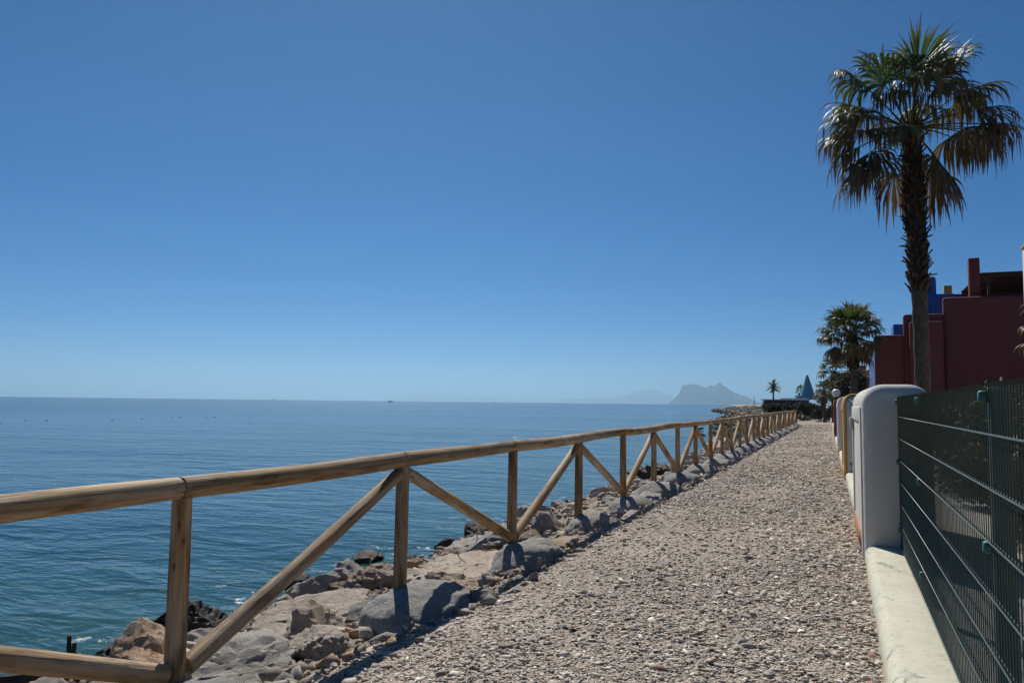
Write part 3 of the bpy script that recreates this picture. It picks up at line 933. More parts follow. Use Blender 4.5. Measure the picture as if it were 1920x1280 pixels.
# ------------------------------------------------------------------ green mesh fence
mf = empty('mesh_fence', (0.53, 0, 0.15), 'dark green welded mesh fence with shade net on the low wall', 'fence')
FZ0, FZ1 = 0.03, 1.44
YA, YB = 0.0, 8.30
for y in (0.75, 3.42, 6.12, 8.24):
    mb = MB(); mb.box(-0.01, 0.055, y - 0.03, y + 0.03, -0.02, FZ1 - 0.03)
    o = link('post', mb.mesh('post'), GREEN_METAL, mf)
    bv = o.modifiers.new('bevel', 'BEVEL'); bv.width = 0.004; bv.segments = 2
    mb = MB(); mb.box(-0.013, 0.058, y - 0.033, y + 0.033, FZ1 - 0.03, FZ1 - 0.015)
    o2 = link('post_cap', mb.mesh('post_cap'), GREEN_CLIP, o)
    for z in (0.20, 0.83, FZ1 - 0.05):
        mb = MB(); mb.box(-0.045, 0.0, y - 0.018, y + 0.018, z - 0.022, z + 0.022)
        c = link('clip', mb.mesh('clip'), GREEN_CLIP, o)
        c.modifiers.new('bevel', 'BEVEL').width = 0.006
for z in np.arange(FZ0 + 0.02, FZ1, 0.2):
    for dx in (-0.027, -0.013):
        mb = MB(); mb.tube([(dx, YA, z), (dx, YB, z)], [0.0038, 0.0038], 6)
        link('horizontal_wire', mb.mesh('horizontal_wire', True), WIRE, mf)
mb = MB()
y = YA
while y < YB:
    mb.tube([(-0.020, y, FZ0 - 0.01), (-0.020, y, FZ1)], [0.0024, 0.0024], 5)
    y += 0.05
stuff(link('vertical_wires', mb.mesh('vertical_wires', True), GREEN_METAL, mf))
V = [(-0.005, y, z) for z in (FZ0 - 0.03, FZ1 - 0.015) for y in (YA, YB)]
V += [(-0.003, y, z) for z in (FZ0 - 0.03, FZ1 - 0.015) for y in (YA, YB)]
link('shade_net', mesh_np('shade_net', np.array(V), np.array([[0, 1, 3, 2]])), NET, mf)

# ------------------------------------------------------------------ patio behind the fence
mb = MB(); mb.box(0.66, 9.0, -3, 34.4, -0.2, 0.06)
struct(link('patio', mb.mesh('patio'), PAVING))

# ------------------------------------------------------------------ houses
def block(parent, name, x0, x1, y0, y1, z0, z1, material, bev=0.05):
    p = parent.location
    o = link(name, box_mesh(name, x0 - p.x, x1 - p.x, y0 - p.y, y1 - p.y, z0 - p.z, z1 - p.z, bev), material, parent)
    return o
mh = empty('maroon_house', (1.36, 35, 0), 'maroon stepped house with roof terrace behind the tall palm', 'house')
block(mh, 'wall', 1.36, 2.46, 35.0, 35.28, -0.1, 4.38, MAROON, 0.11)
block(mh, 'wall', 2.44, 3.90, 35.004, 35.30, -0.1, 5.20, MAROON, 0.11)
block(mh, 'wall', 3.87, 12.0, 34.996, 35.32, -0.1, 5.83, MAROON, 0.11)
block(mh, 'parapet', 2.63, 3.82, 34.62, 35.06, 0.0, 4.86, MAROON, 0.10)
block(mh, 'side_wall', 1.42, 1.70, 35.2, 43.0, -0.1, 4.30, BLUE, 0.03)
block(mh, 'rear_wall', 2.9, 11.9, 35.25, 43.0, -0.1, 4.90, MAROON, 0.04)
block(mh, 'roof_terrace', 5.0, 11.9, 35.25, 42.0, 4.8, 5.70, MAROON, 0.04)
block(mh, 'chimney', 4.88, 5.26, 35.5, 35.9, 4.8, 7.43, MAROON, 0.03)
block(mh, 'terrace_wall', 5.9, 11.9, 41.2, 41.5, 5.6, 7.0, MAROON, 0.02)
mbp = MB(); mbp.tube([(1.32, -0.06, 0.0), (1.32, -0.06, 2.6), (1.32, -0.06, 2.75)], [0.04, 0.04, 0.055], 8)
link('downpipe', mbp.mesh('downpipe', True), REDW, mh)
pg = empty('pergola', (5.3, 35.5, 5.7), 'dark slatted timber pergola on the maroon roof terrace', 'pergola')
for x in (5.52, 7.6, 9.6):
    block(pg, 'post', x, x + 0.10, 35.62, 35.72, 5.69, 6.66, DARKT, 0.008)
    block(pg, 'post', x + 0.35, x + 0.45, 40.70, 40.80, 5.69, 6.66, DARKT, 0.008)
for y in (35.67, 38.2, 40.75):
    block(pg, 'beam', 5.28, 10.6, y - 0.05, y + 0.05, 6.66, 6.76, DARKT, 0.008)
for k in range(28):
    yy = 35.45 + k * 0.2
    block(pg, 'slat', 5.27, 10.7, yy - 0.08, yy + 0.08, 6.762, 6.80, DARKT, 0.005)
bh = empty('blue_house', (2.2, 47, 0), 'cobalt blue house rising behind the maroon one', 'house')
block(bh, 'wall', 2.2, 6.5, 45.5, 54, -0.1, 4.90, BLUE)
block(bh, 'roof_box', 2.62, 4.2, 44.2, 46, 4.0, 5.68, BLUE, 0.06)
block(bh, 'roof_block', 4.31, 5.28, 43.2, 45.6, 4.5, 7.02, BLUE, 0.03)
block(bh, 'roof_block', 5.28, 6.6, 43.6, 45.4, 4.5, 7.03, PURPLE, 0.03)
mb = MB(); mb.tube([(0, 0, 0), (0, 0, 3.9), (0, 0, 4.0), (0, 0, 4.06)], [0.27, 0.27, 0.26, 0.22], 20)
o = link('chimney', mb.mesh('chimney', True), BLUE, bh); o.location = (4.28 - 2.2, 43.6 - 47, 3.85)
oh = empty('ochre_house', (5.4, 48, 0), 'ochre chimney block of a house showing above the blue roof', 'house')
block(oh, 'wall', 5.2, 9.0, 56, 62, -0.1, 6.2, OCHRE)
block(oh, 'chimney', 6.30, 6.75, 56.2, 56.8, 6.0, 9.2, OCHRE, 0.02)
rh = empty('terracotta_house', (0.9, 62, 0), 'low terracotta house glimpsed left of the blue one', 'house')
block(rh, 'wall', 0.9, 4.5, 60, 68, -0.1, 4.0, TERRA)
block(rh, 'chimney', 1.35, 1.8, 60.5, 61, 3.9, 4.35, TERRA, 0.02)
wh = empty('white_house', (4.53, 24, 0), 'edge of a white house at the right of the picture', 'house')
block(wh, 'wall', 4.53, 9.0, 17, 24, -0.1, 5.66, WHITE2, 0.03)
block(wh, 'coping', 4.50, 9.0, 16.97, 24.03, 5.66, 5.74, OCHRE, 0.015)

# ------------------------------------------------------------------ far things: pavilion, cone tower, mast
pv = empty('beach_pavilion', (-12.5, 200, 0.6), 'long dark flat-roofed beach pavilion under the turquoise cone', 'pavilion')
block(pv, 'roof', -17.6, -6.6, 199.5, 208, 2.62, 2.86, WHITE2, 0.03)
block(pv, 'upper_roof', -13.2, -6.9, 201, 208, 2.86, 3.16, WHITE2, 0.03)
block(pv, 'back_wall', -17.3, -6.9, 205, 207.5, 0.2, 2.62, DARKT, 0)
for k in range(9):
    xx = -17.3 + k * 1.28
    block(pv, 'post', xx, xx + 0.14, 199.7, 199.84, 0.2, 2.62, DARKT, 0)
    if k < 8: block(pv, 'window', xx + 0.16, xx + 1.26, 200.6, 200.66, 0.5, 2.5, GLASS, 0)
ct = empty('cone_tower', (-7.2, 206, 3.1), 'turquoise cone shaped tower on the pavilion roof', 'tower')
mb = MB(); mb.tube([(0, 0, -0.2), (0, 0, 0.0), (0, 0, 5.55), (0, 0, 5.75)], [2.05, 2.0, 0.30, 0.18], 40)
link('cone', mb.mesh('cone', True), TEAL, ct)
mb = MB(); mb.tube([(-1.6, -2.6, -0.1), (-1.6, -2.6, 0.62), (-1.6, -2.6, 0.70)], [1.35, 1.35, 1.30], 24)
link('drum', mb.mesh('drum', True), TEAL, ct)
ms = empty('mast', (-25, 260, 0.4), 'thin pale mast standing on the shore before the rock', 'mast')
mb = MB(); mb.tube([(0, 0, -0.5), (0, 0, 3.0), (0, 0, 4.2)], [0.11, 0.09, 0.05], 8)
link('pole', mb.mesh('pole'), WHITE2, ms)
mb = MB(); mb.tube([(0, 0, -0.5), (0, 0, 0.3)], [0.3, 0.25], 10)
link('base', mb.mesh('base'), WHITE2, ms)

# ------------------------------------------------------------------ palms
UP = Vector((0, 0, 1))
def frond_mesh(p0, hub, bdir, lat, L, nseg, droop, dry, q, spread=100, sag=0.12):
    """petiole from p0 to hub, fan of pleated segments round bdir in the plane (bdir, lat)"""
    mb = MB()
    p0, hub, bdir = Vector(p0), Vector(hub), Vector(bdir).normalized()
    ctrl = (p0 + hub) / 2 + UP * sag
    pts = [p0 * (1 - t) ** 2 + ctrl * 2 * t * (1 - t) + hub * t * t for t in np.linspace(0, 1, 6)]
    cpet = (0.15 + 0.6 * dry, 0.55, 0)
    mb.tube(pts, [0.036, 0.026, 0.021, 0.018, 0.016, 0.014], 5, [cpet] * 6)
    lat = Vector(lat); lat = (lat - bdir * lat.dot(bdir)).normalized()
    n = bdir.cross(lat)
    if n.z < 0: n = -n
    S = rad(spread)
    dphi = 2 * S / nseg
    tt = [0.0, 0.2, 0.4, 0.54, 0.64, 0.75, 0.88, 1.0]
    for i in range(nseg):
        ph = -S + dphi * (i + 0.5) + q.normal(0, 0.035)
        e = bdir * math.cos(ph) + lat * math.sin(ph) - n * (0.22 * abs(math.sin(ph)) ** 1.5)
        e.normalize()
        pw = (n.cross(e)).normalized()
        if q.uniform() < 0.05: continue
        Ls = L * (0.72 + 0.28 * math.cos(ph * 0.8)) * q.uniform(0.72, 1.15)
        dr = droop * q.uniform(0.55, 1.45)
        sh = float(np.clip(q.normal(0.5, 0.22), 0, 1))
        p = hub.copy(); prev = 0.0
        vs, cs = [], []
        for t in tt:
            b = max(0.0, (t - 0.34) / 0.5) ** 1.25 * dr
            dvec = (e * max(0.0, 1 - b) + Vector((q.normal(0, 0.05), q.normal(0, 0.05), -1)) * min(b, 1.5))
            if dvec.length < 1e-4: dvec = -UP
            p = p + dvec.normalized() * (t - prev) * Ls
            prev = t
            w = dphi * Ls * t * 0.58 if t < 0.65 else dphi * Ls * 0.64 * 0.58 * max(0.05, (1 - t) / 0.36) ** 1.1
            w = max(w, 0.004)
            lift = 0.35 * w * (1 if t < 0.9 else 0)
            brown = min(1.0, dry + (0.75 * max(0, (t - 0.6) / 0.4)))
            for sgn in (-1, 0, 1):
                vs.append(p + pw * (w * sgn) + n * (lift if sgn == 0 else 0))
                cs.append((brown, sh, 0))
        fs = []
        for a in range(len(tt) - 1):
            for c in range(2):
                fs.append((a * 3 + c, a * 3 + c + 1, a * 3 + c + 4, a * 3 + c + 3))
        mb.add(vs, fs, cs)
    return mb.mesh('frond', False)

def trunk_mesh(h, base, smooth_r, boots_r, z_boots, drift):
    mb = MB()
    n_ = 40; pts, rs = [], []
    for i in range(n_):
        t = i / (n_ - 1); z = h * t
        pts.append((drift * t * t, 0, z - 0.1 * (i == 0)))
        rr = smooth_r * (1.25 - 0.25 * min(1, z / 1.0)) + 0.010 * math.sin(z * 37)
        if z > z_boots: rr = smooth_r + (boots_r - smooth_r) * min(1, (z - z_boots) / 0.5) * 0.8
        rs.append(rr)
    mb.tube(pts, rs, 20)
    return mb.mesh('trunk', True)

def boots_mesh(h, z_boots, r_, drift, q, n=330, size=0.24):
    mb = MB()
    for i in range(n):
        t = i / n
        z = z_boots + (h - z_boots) * t + q.normal(0, 0.02)
        a = i * 2.39996 + q.normal(0, 0.12)
        out = Vector((math.cos(a), math.sin(a), 0)); tan = Vector((-math.sin(a), math.cos(a), 0))
        base = Vector((drift * (z / h) ** 2, 0, z)) + out * r_ * 0.80
        tilt = rad(q.uniform(48, 72)) if q.uniform() < 0.9 else rad(q.uniform(0, 35))
        d = out * math.cos(tilt) + UP * math.sin(tilt)
        nn = tan.cross(d)
        L = size * q.uniform(0.65, 1.25); w0 = 0.095 * q.uniform(0.8, 1.2); w1 = 0.03
        th = 0.018
        vs = []
        for s, w in ((0, w0), (0.6, w0 * 0.75), (1, w1)):
            c = base + d * L * s
            vs += [c - tan * w, c + nn * th, c + tan * w, c - nn * th]
        fs = []
        for k in (0, 1):
            for j in range(4):
                fs.append((k * 4 + j, k * 4 + (j + 1) % 4, k * 4 + 4 + (j + 1) % 4, k * 4 + 4 + j))
        fs.append((8, 9, 10, 11))
        mb.add(vs, fs)
    return mb.mesh('leaf_bases', False)

IR = rt0.copy()                                  # picture right, level
TOW = Vector((math.sin(YAW), -math.cos(YAW), 0)) # towards the viewer
def fan_palm(loc, h, label, fronds, q, smooth_r=0.185, boots_r=0.235, z_boots=4.4, drift=-0.12, nseg=40, boots=330, scale=1.0, group=None):
    t = empty('palm_tree', loc, label, 'palm tree', group)
    link('trunk', trunk_mesh(h, 0, smooth_r, boots_r, z_boots, drift), BARK, t)
    stuff(link('leaf_bases', boots_mesh(h, z_boots, boots_r, drift, q, boots, 0.24 * scale), BOOT, t))
    top = Vector((drift, 0, h))
    for (dx, dz, dn, bx, bz, bn, L, droop, dry, latk) in fronds:
        hub = top + (IR * dx + UP * dz + TOW * dn)
        bd = IR * bx + UP * bz + TOW * bn
        d0 = (hub - top); p0 = top + Vector((d0.x, d0.y, 0)).normalized() * boots_r * 0.5 + UP * (0.05 - 0.25 * max(0, -dz))
        if latk == 'face': lat = IR if abs(bx) < 0.75 * math.hypot(bx, bz) else UP
        elif latk == 'edge': lat = TOW
        else:
            lat = bd.cross(UP)
            if lat.length < 0.15: lat = IR
        link('frond', frond_mesh(p0, hub, bd, lat, L, nseg, droop, dry, q, spread=q.uniform(78, 112), sag=0.10 * scale), PALM_LEAF, t)
    return t

q = np.random.default_rng(12)
k = 73.7
def px(x, y): return ((x - 1712) / k, (238 - y) / k)
FR = []
def fr(x, y, dn, b, L, droop, dry, lat='flat'):
    a = px(x, y); FR.append((a[0] * (1.36 if a[0] < -0.5 else 1.18), a[1] * 1.06, dn * 1.1, *b, L * 1.26, droop * q.uniform(0.8, 1.2), dry, lat))
fr(1713, 142, 0.35, (0.05, 0.9, 0.35), 1.05, 0.30, 0.05, 'face')
fr(1668, 165, 0.30, (-0.75, 0.55, 0.2), 1.05, 0.55, 0.05, 'face')
fr(1748, 125, -0.4, (0.45, 0.95, -0.1), 1.05, 0.45, 0.10, 'edge')
fr(1690, 120, -0.5, (-0.25, 0.9, -0.4), 1.05, 0.6, 0.15, 'flat')
fr(1735, 150, 0.2, (0.25, 0.55, 0.5), 1.0, 0.9, 0.25, 'flat')
fr(1795, 170, 0.1, (0.85, 0.30, 0.1), 1.15, 0.75, 0.20, 'flat')
fr(1800, 180, -0.6, (0.8, 0.15, -0.4), 1.0, 0.9, 0.45, 'flat')
fr(1800, 215, 0.5, (0.8, -0.05, 0.5), 1.15, 1.25, 0.85, 'flat')
fr(1815, 225, -0.3, (0.9, -0.05, -0.3), 1.25, 1.05, 0.75, 'flat')
fr(1795, 245, 0.1, (0.75, -0.35, 0.2), 1.20, 1.10, 0.90, 'flat')
fr(1640, 215, 0.2, (-0.95, 0.12, 0.2), 1.15, 0.80, 0.25, 'flat')
fr(1640, 235, -0.5, (-0.85, 0.0, -0.4), 1.05, 1.0, 0.55, 'flat')
fr(1638, 250, 0.3, (-0.85, -0.15, 0.3), 1.15, 1.0, 0.70, 'flat')
fr(1650, 285, 0.2, (-0.7, -0.45, 0.2), 1.15, 0.95, 0.75, 'flat')
fr(1662, 300, -0.4, (-0.55, -0.6, -0.2), 1.10, 1.0, 0.85, 'flat')
fr(1672, 252, 0.8, (-0.45, -0.3, 0.6), 0.95, 1.0, 0.35, 'flat')
fr(1745, 300, 0.2, (0.45, -0.75, 0.15), 1.25, 0.9, 0.85, 'flat')
fr(1700, 310, -0.5, (-0.10, -0.8, -0.3), 1.15, 0.9, 0.90, 'flat')
fr(1690, 180, 0.9, (-0.25, 0.10, 0.8), 1.05, 1.25, 0.45, 'flat')
fr(1735, 190, 0.9, (0.25, 0.10, 0.8), 1.0, 1.25, 0.60, 'flat')
fr(1700, 200, -0.9, (-0.1, 0.1, -0.8), 1.0, 1.1, 0.5, 'flat')
fr(1660, 180, -0.6, (-0.5, 0.35, -0.5), 1.05, 0.9, 0.35, 'flat')
fr(1758, 170, -0.8, (0.4, 0.35, -0.6), 1.05, 0.9, 0.35, 'flat')
for (x_, y_, dn_, b_, L_, dr_, dy_) in ((1800, 235, -0.6, (0.8, -0.2, -0.4), 1.15, 1.2, 0.9), (1640, 300, 0.1, (-0.6, -0.7, 0.1), 1.15, 1.0, 0.85), (1785, 255, 0.6, (0.6, -0.3, 0.5), 1.15, 1.1, 0.9), (1645, 265, -0.3, (-0.8, -0.3, -0.3), 1.15, 1.0, 0.75), (1755, 310, -0.4, (0.4, -0.8, -0.2), 1.2, 0.9, 0.9), (1628, 232, 0.5, (-0.9, 0.0, 0.4), 1.15, 0.9, 0.5), (1650, 300, 0.4, (-0.6, -0.6, 0.3), 1.2, 0.9, 0.85), (1735, 305, 0.5, (0.35, -0.8, 0.3), 1.2, 0.9, 0.85), (1815, 235, 0.3, (0.85, -0.15, 0.2), 1.2, 1.0, 0.85), (1652, 150, -0.2, (-0.6, 0.6, -0.2), 1.1, 0.7, 0.2), (1775, 120, 0.0, (0.5, 0.8, 0.0), 1.0, 0.8, 0.2), (1725, 165, 0.6, (0.1, 0.35, 0.7), 1.0, 1.1, 0.4), (1680, 195, 0.5, (-0.5, 0.15, 0.5), 1.0, 1.1, 0.5), (1770, 190, 0.4, (0.65, 0.1, 0.4), 1.05, 1.15, 0.6), (1700, 150, 0.1, (-0.2, 0.7, 0.2), 1.0, 0.8, 0.15)):
    fr(x_, y_, dn_, b_, L_, dr_, dy_)
fan_palm((1.98, 22.4, 0), 8.72, 'tall fan palm with shaggy drying crown beside the maroon house', FR, q)

def ball_fronds(q, n, R, L, lo=-55, hi=80):
    out = []
    for i in range(n):
        el = rad(hi - (hi - lo) * ((i + 0.5) / n) ** 0.9 + q.normal(0, 5)); az = i * 2.39996 + q.normal(0, 0.15)
        d = Vector((math.cos(az) * math.cos(el), math.sin(az) * math.cos(el), math.sin(el)))
        dx, dz, dn = d.x * R, d.z * R, d.y * R
        dry = float(np.clip(0.15 + (0.9 - math.sin(el)) * 0.42 + q.normal(0, 0.1), 0.05, 0.95))
        out.append((dx, dz, dn, d.x, d.z + 0.05, d.y, L * q.uniform(0.9, 1.1), float(np.clip(0.35 + (1 - math.sin(el)) * 0.45, 0.2, 1.1)), dry, 'flat'))
    return out
q = np.random.default_rng(13)
fan_palm((0.58, 34, 0), 4.25, 'smaller fan palm in front of the left corner of the maroon house', ball_fronds(q, 48, 0.80, 0.76), q, 0.15, 0.19, 2.9, -0.08, 24, 120, 0.7)
q = np.random.default_rng(14)
fan_palm((-0.25, 51, 0), 3.45, 'low fan palm half hidden behind the grey shrub', ball_fronds(q, 20, 0.6, 0.65), q, 0.13, 0.18, 1.6, 0, 18, 60, 0.7)
q = np.random.default_rng(15)
fan_palm((6.55, 28.6, 0), 3.75, 'palm whose frond tips show at the right edge of the picture', ball_fronds(q, 18, 0.85, 0.8), q, 0.15, 0.22, 1.8, 0, 22, 80, 0.8)
q = np.random.default_rng(16)
fan_palm((-9.4, 222, 0.6), 4.7, 'tiny palm showing left of the turquoise cone', ball_fronds(q, 18, 0.9, 1.0), q, 0.15, 0.2, 3.0, 0.1, 12, 20, 1.0)
q = np.random.default_rng(17)
fan_palm((-1.75, 92, 0.3), 2.2, 'small palm right of the cone, nearer the path', ball_fronds(q, 18, 0.55, 0.6), q, 0.12, 0.16, 1.2, 0, 14, 20, 0.8)
q = np.random.default_rng(18)
fan_palm((-1.2, 74, 0.1), 2.6, 'small palm left of the grey shrub behind the globe lamp', ball_fronds(q, 18, 0.55, 0.6), q, 0.12, 0.16, 1.4, 0, 14, 20, 0.8)

def date_palm(loc, h, label, q):
    t = empty('palm_tree', loc, label, 'palm tree')
    link('trunk', trunk_mesh(h, 0, 0.17, 0.24, h - 0.8, 0.05), BARK, t)
    for i in range(30):
        el = rad(75 - 105 * (i / 30) + q.normal(0, 5)); az = i * 2.4
        d = Vector((math.cos(az) * math.cos(el), math.sin(az) * math.cos(el), math.sin(el)))
        mb = MB(); p = Vector((0.05, 0, h)); L = 1.75
        side = d.cross(UP)
        if side.length < 0.1: side = Vector((1, 0, 0))
        side.normalize(); pts = [p.copy()]
        for s in range(8):
            dd = (d + Vector((0, 0, -0.10 * s))).normalized(); p = p + dd * L / 8; pts.append(p.copy())
        mb.tube(pts, [0.03] * 9, 4, [(0.2, 0.5, 0)] * 9)
        for s in range(1, 9):
            for sg in (-1, 1):
                for hh in (0, 0.5):
                    b = pts[s] * (1 - hh) + pts[s - 1] * hh
                    tip = b + side * sg * 0.40 + (pts[s] - pts[s - 1]).normalized() * 0.22 + Vector((0, 0, -0.05))
                    w = (pts[s] - pts[s - 1]).normalized() * 0.07
                    mb.add([b - w, b + w, tip], [(0, 1, 2)], [(0.1, 0.5, 0)] * 3)
        link('frond', mb.mesh('frond'), PALM_LEAF, t)
date_palm((-13.3, 180, 0.5), 4.75, 'lone slim palm standing left of the turquoise cone', np.random.default_rng(3))

# ------------------------------------------------------------------ shrubs
def leaf_cloud(name, q, clumps, n, leaf, dry=0.3):
    P, C = [], []
    c = np.array(clumps)
    vol = c[:, 3] * c[:, 4] * c[:, 5]; pick = q.choice(len(c), n, p=vol / vol.sum())
    d = q.standard_normal((n, 3)); d /= np.linalg.norm(d, axis=1)[:, None]
    rr = q.uniform(0.25, 1.0, (n, 1)) ** 0.5
    ctr = c[pick, :3] + d * rr * c[pick, 3:6]
    ctr += 0.12 * c[pick, 3:6] * q.standard_normal((n, 3))
    a = q.standard_normal((n, 3)); a /= np.linalg.norm(a, axis=1)[:, None]
    b = np.cross(a, q.standard_normal((n, 3))); b /= np.linalg.norm(b, axis=1)[:, None]
    s = leaf * q.uniform(0.6, 1.4, (n, 1))
    V = np.stack([ctr - a * s, ctr + b * s * 0.45, ctr + a * s, ctr - b * s * 0.45], 1).reshape(-1, 3)
    col = np.stack([np.clip(q.normal(dry, 0.25, n), 0, 1), np.clip(q.normal(0.5, 0.25, n), 0, 1), np.zeros(n)], 1)
    return mesh_np(name, V, np.arange(4 * n).reshape(n, 4), False, np.repeat(col, 4, 0))
def shrub(loc, label, clumps, n, leaf, material, seed, group=None):
    q = np.random.default_rng(seed)
    t = empty('shrub', loc, label, 'shrub', group)
    link('foliage', leaf_cloud('foliage', q, clumps, n, leaf), material, t)
    mb = MB()
    for c in clumps:
        p = Vector(c[:3])
        mb.tube([(p.x * 0.15, p.y * 0.15, -0.15), (p.x * 0.5 + 0.05, p.y * 0.5, p.z * 0.5), tuple(p)], [0.05, 0.035, 0.012], 6)
    link('stem', mb.mesh('stem', True), TWIG, t)
    return t
def clumps(q, n, rx, ry, z0, z1, rr):
    out = []
    for i in range(n):
        z = q.uniform(z0, z1); f_ = 1.0 - 0.5 * max(0, (z - z0) / (z1 - z0) - 0.4)
        out.append((q.uniform(-rx, rx) * f_, q.uniform(-ry, ry) * f_, z, rr * q.uniform(0.7, 1.3), rr * q.uniform(0.7, 1.3), rr * q.uniform(0.6, 1.1)))
    return out
q = np.random.default_rng(41)
shrub((0.45, 41, 0), 'grey green rounded shrub behind the globe lamp and smaller palm', clumps(q, 22, 0.75, 0.8, 0.7, 3.0, 0.42), 9000, 0.075, SHRUB_LEAF, 1)
q = np.random.default_rng(42)
for i, (x, y, z, w, h, lab) in enumerate(((-3.4, 96, 0.45, 1.5, 1.1, 'dark bush at the end of the path below the cone'), (-1.4, 93, 0.3, 1.1, 1.0, 'dark bush at the path end nearest the garden walls'),
        (-8.6, 121, 0.5, 1.3, 1.0, 'round olive bush in front of the pavilion windows'), (-5.6, 110, 0.5, 1.6, 1.1, 'wide dark bush left of the path end bushes'), (-11.5, 150, 0.5, 1.6, 0.9, 'low bush at the left end of the pavilion'))):
    shrub((x, y, z), lab, clumps(q, 16, w, 0.9, 0.15, h, 0.42), 3600, 0.10, SCRUB_LEAF, 50 + i)
q = np.random.default_rng(43)
for i, (x, y, w, h, lab) in enumerate(((2.3, 6.8, 0.45, 1.0, 'leafy green shrub behind the mesh fence near the wall end'), (3.6, 11.5, 0.9, 1.5, 'dark shrub in the patio farther behind the mesh fence'), (2.2, 13.5, 0.7, 1.5, 'tall dark shrub behind the white garden wall end'), (4.4, 7.2, 1.0, 1.4, 'broad shrub deep in the patio at the right'))):
    shrub((x, y, 0.06), lab, clumps(q, 12, w, 0.6, 0.25, h, 0.33), 4200, 0.05, SCRUB_LEAF, 70 + i)

q = np.random.default_rng(44)
shrub((2.0, 10.0, 0.06), 'long dark hedge inside the garden behind the mesh fence', [(q.uniform(-0.35, 0.5), yy, q.uniform(0.2, 1.3), 0.40, 0.5, 0.42) for yy in np.linspace(-4.2, 6.5, 44)], 36000, 0.045, SCRUB_LEAF, 81)
# ------------------------------------------------------------------ small things on the shore and the sea
st = empty('wooden_stake', (-6.55, 5.22, -1.1), 'weathered split stake sticking up beside the water at lower left', 'stake')
mb = MB()
mb.tube([(0, 0, -0.2), (0.005, 0, 0.2), (0.0, 0.0, 0.42)], [0.026, 0.025, 0.019], 7)
link('stick', mb.mesh('stick'), OLDWOOD, st)
mb = MB(); mb.tube([(0.045, 0.01, -0.2), (0.05, 0.01, 0.2), (0.055, 0.012, 0.36)], [0.024, 0.023, 0.018], 7)
link('stick', mb.mesh('stick'), OLDWOOD, st)
def twig(loc, label, pts):
    o_ = MB(); o_.tube(pts, [0.008] * (len(pts) - 1) + [0.004], 5)
    tag(link('twig', o_.mesh('twig'), BLEACHED, None, loc), label, 'twig')
twig((-4.3, 9.1, -0.30), 'bleached white twig on the rocks left of the third post', [(0, 0, 0), (0.03, 0.05, 0.06), (-0.02, 0.09, 0.12), (0.02, 0.1, 0.17)])
twig((-3.62, 7.35, -0.16), 'curved white twig lying on the orange slab', [(-0.1, 0.1, 0.10), (-0.04, 0.05, 0.04), (0.05, 0, 0.02), (0.13, -0.06, 0.0)])

def floatmesh():
    mb = MB(); mb.tube([(-0.17, 0, 0.0), (-0.12, 0, 0.02), (0, 0, 0.03), (0.12, 0, 0.02), (0.17, 0, 0)], [0.015, 0.04, 0.05, 0.04, 0.015], 8)
    return mb.mesh('float', True)
fm = floatmesh(); fm.materials.append(DARKT)
for i, (x, y) in enumerate(((-78.4, 53.3), (-83.6, 59.7), (-82.0, 61.0), (-85.0, 56.0), (-79.5, 67.5), (-82.0, 74.0), (-81.5, 77.0), (-90.0, 82.0), (-88.0, 84.5), (-85.9, 82.6), (-85.0, 83.2), (-84.0, 87.0), (-83.5, 88.2), (-81.8, 93.8), (-58.3, 150.9), (-56.0, 153.0), (-54.5, 156.0))):
    o = link('net_float', fm, None, None, (x, y, SEA - 0.02), (0, 0, 0.3 * i))
    tag(o, 'small dark float bobbing on the calm sea', 'float', 'floats on the sea')

a = rad(31.5)
bt = empty('fishing_boat', (-1300 * math.sin(a), 1300 * math.cos(a), SEA - curve(1300 ** 2) - 0.1), 'small dark fishing boat on the horizon', 'boat', rz=rad(20))
mb = MB(); n_ = 9; prof = []
for i in range(n_):
    t = i / (n_ - 1); xx = -4 + 8 * t; w = 1.2 * math.sin(math.pi * min(1, 0.25 + 0.75 * (1 - t)) * 0.5 + 0) * (1 if t < 0.6 else max(0.05, (1 - t) / 0.4)); sheer = 1.0 + 0.7 * t * t
    prof += [(xx, -w, sheer), (xx, -w * 0.7, 0), (xx, w * 0.7, 0), (xx, w, sheer)]
fs = []
for i in range(n_ - 1):
    for j in range(4): fs.append((i * 4 + j, i * 4 + (j + 1) % 4, i * 4 + 4 + (j + 1) % 4, i * 4 + 4 + j))
fs += [(0, 1, 2, 3), tuple((n_ - 1) * 4 + j for j in (3, 2, 1, 0))]
mb.add(prof, fs); link('hull', mb.mesh('hull'), DARKT, bt)
mb = MB(); mb.box(-1.8, 0.4, -0.8, 0.8, 0.9, 2.6); link('cabin', mb.mesh('cabin'), DARKT, bt)
mb = MB(); mb.tube([(-0.6, 0, 2.5), (-0.6, 0, 4.3)], [0.08, 0.05], 6); link('mast', mb.mesh('mast'), DARKT, bt)

def sail(az, dist, h, label):
    a = rad(az)
    t = empty('sailing_boat', (-dist * math.sin(a), dist * math.cos(a), SEA - curve(dist ** 2)), label, 'boat')
    mb = MB(); mb.tube([(-5, 0, 0.5), (-2, 0, 0.4), (3, 0, 0.5), (6, 0, 1.0)], [0.8, 1.4, 1.3, 0.2], 8); link('hull', mb.mesh('hull'), WHITE2, t)
    mb = MB(); mb.tube([(0, 0, 0), (0, 0, h)], [0.12, 0.08], 6); link('mast', mb.mesh('mast'), WHITE2, t)
    mb = MB(); mb.add([(0, 0, 1.8), (-4, 0.3, 1.8), (-0.2, 0, h), (0, 0.04, 1.8), (-4, 0.34, 1.8), (-0.2, 0.04, h)], [(0, 1, 2), (3, 5, 4), (0, 3, 4, 1), (1, 4, 5, 2), (2, 5, 3, 0)]); link('sail', mb.mesh('sail'), WHITE2, t)
sail(39.6, 3200, 11, 'faint pale sailing boat far out left of the fishing boat')
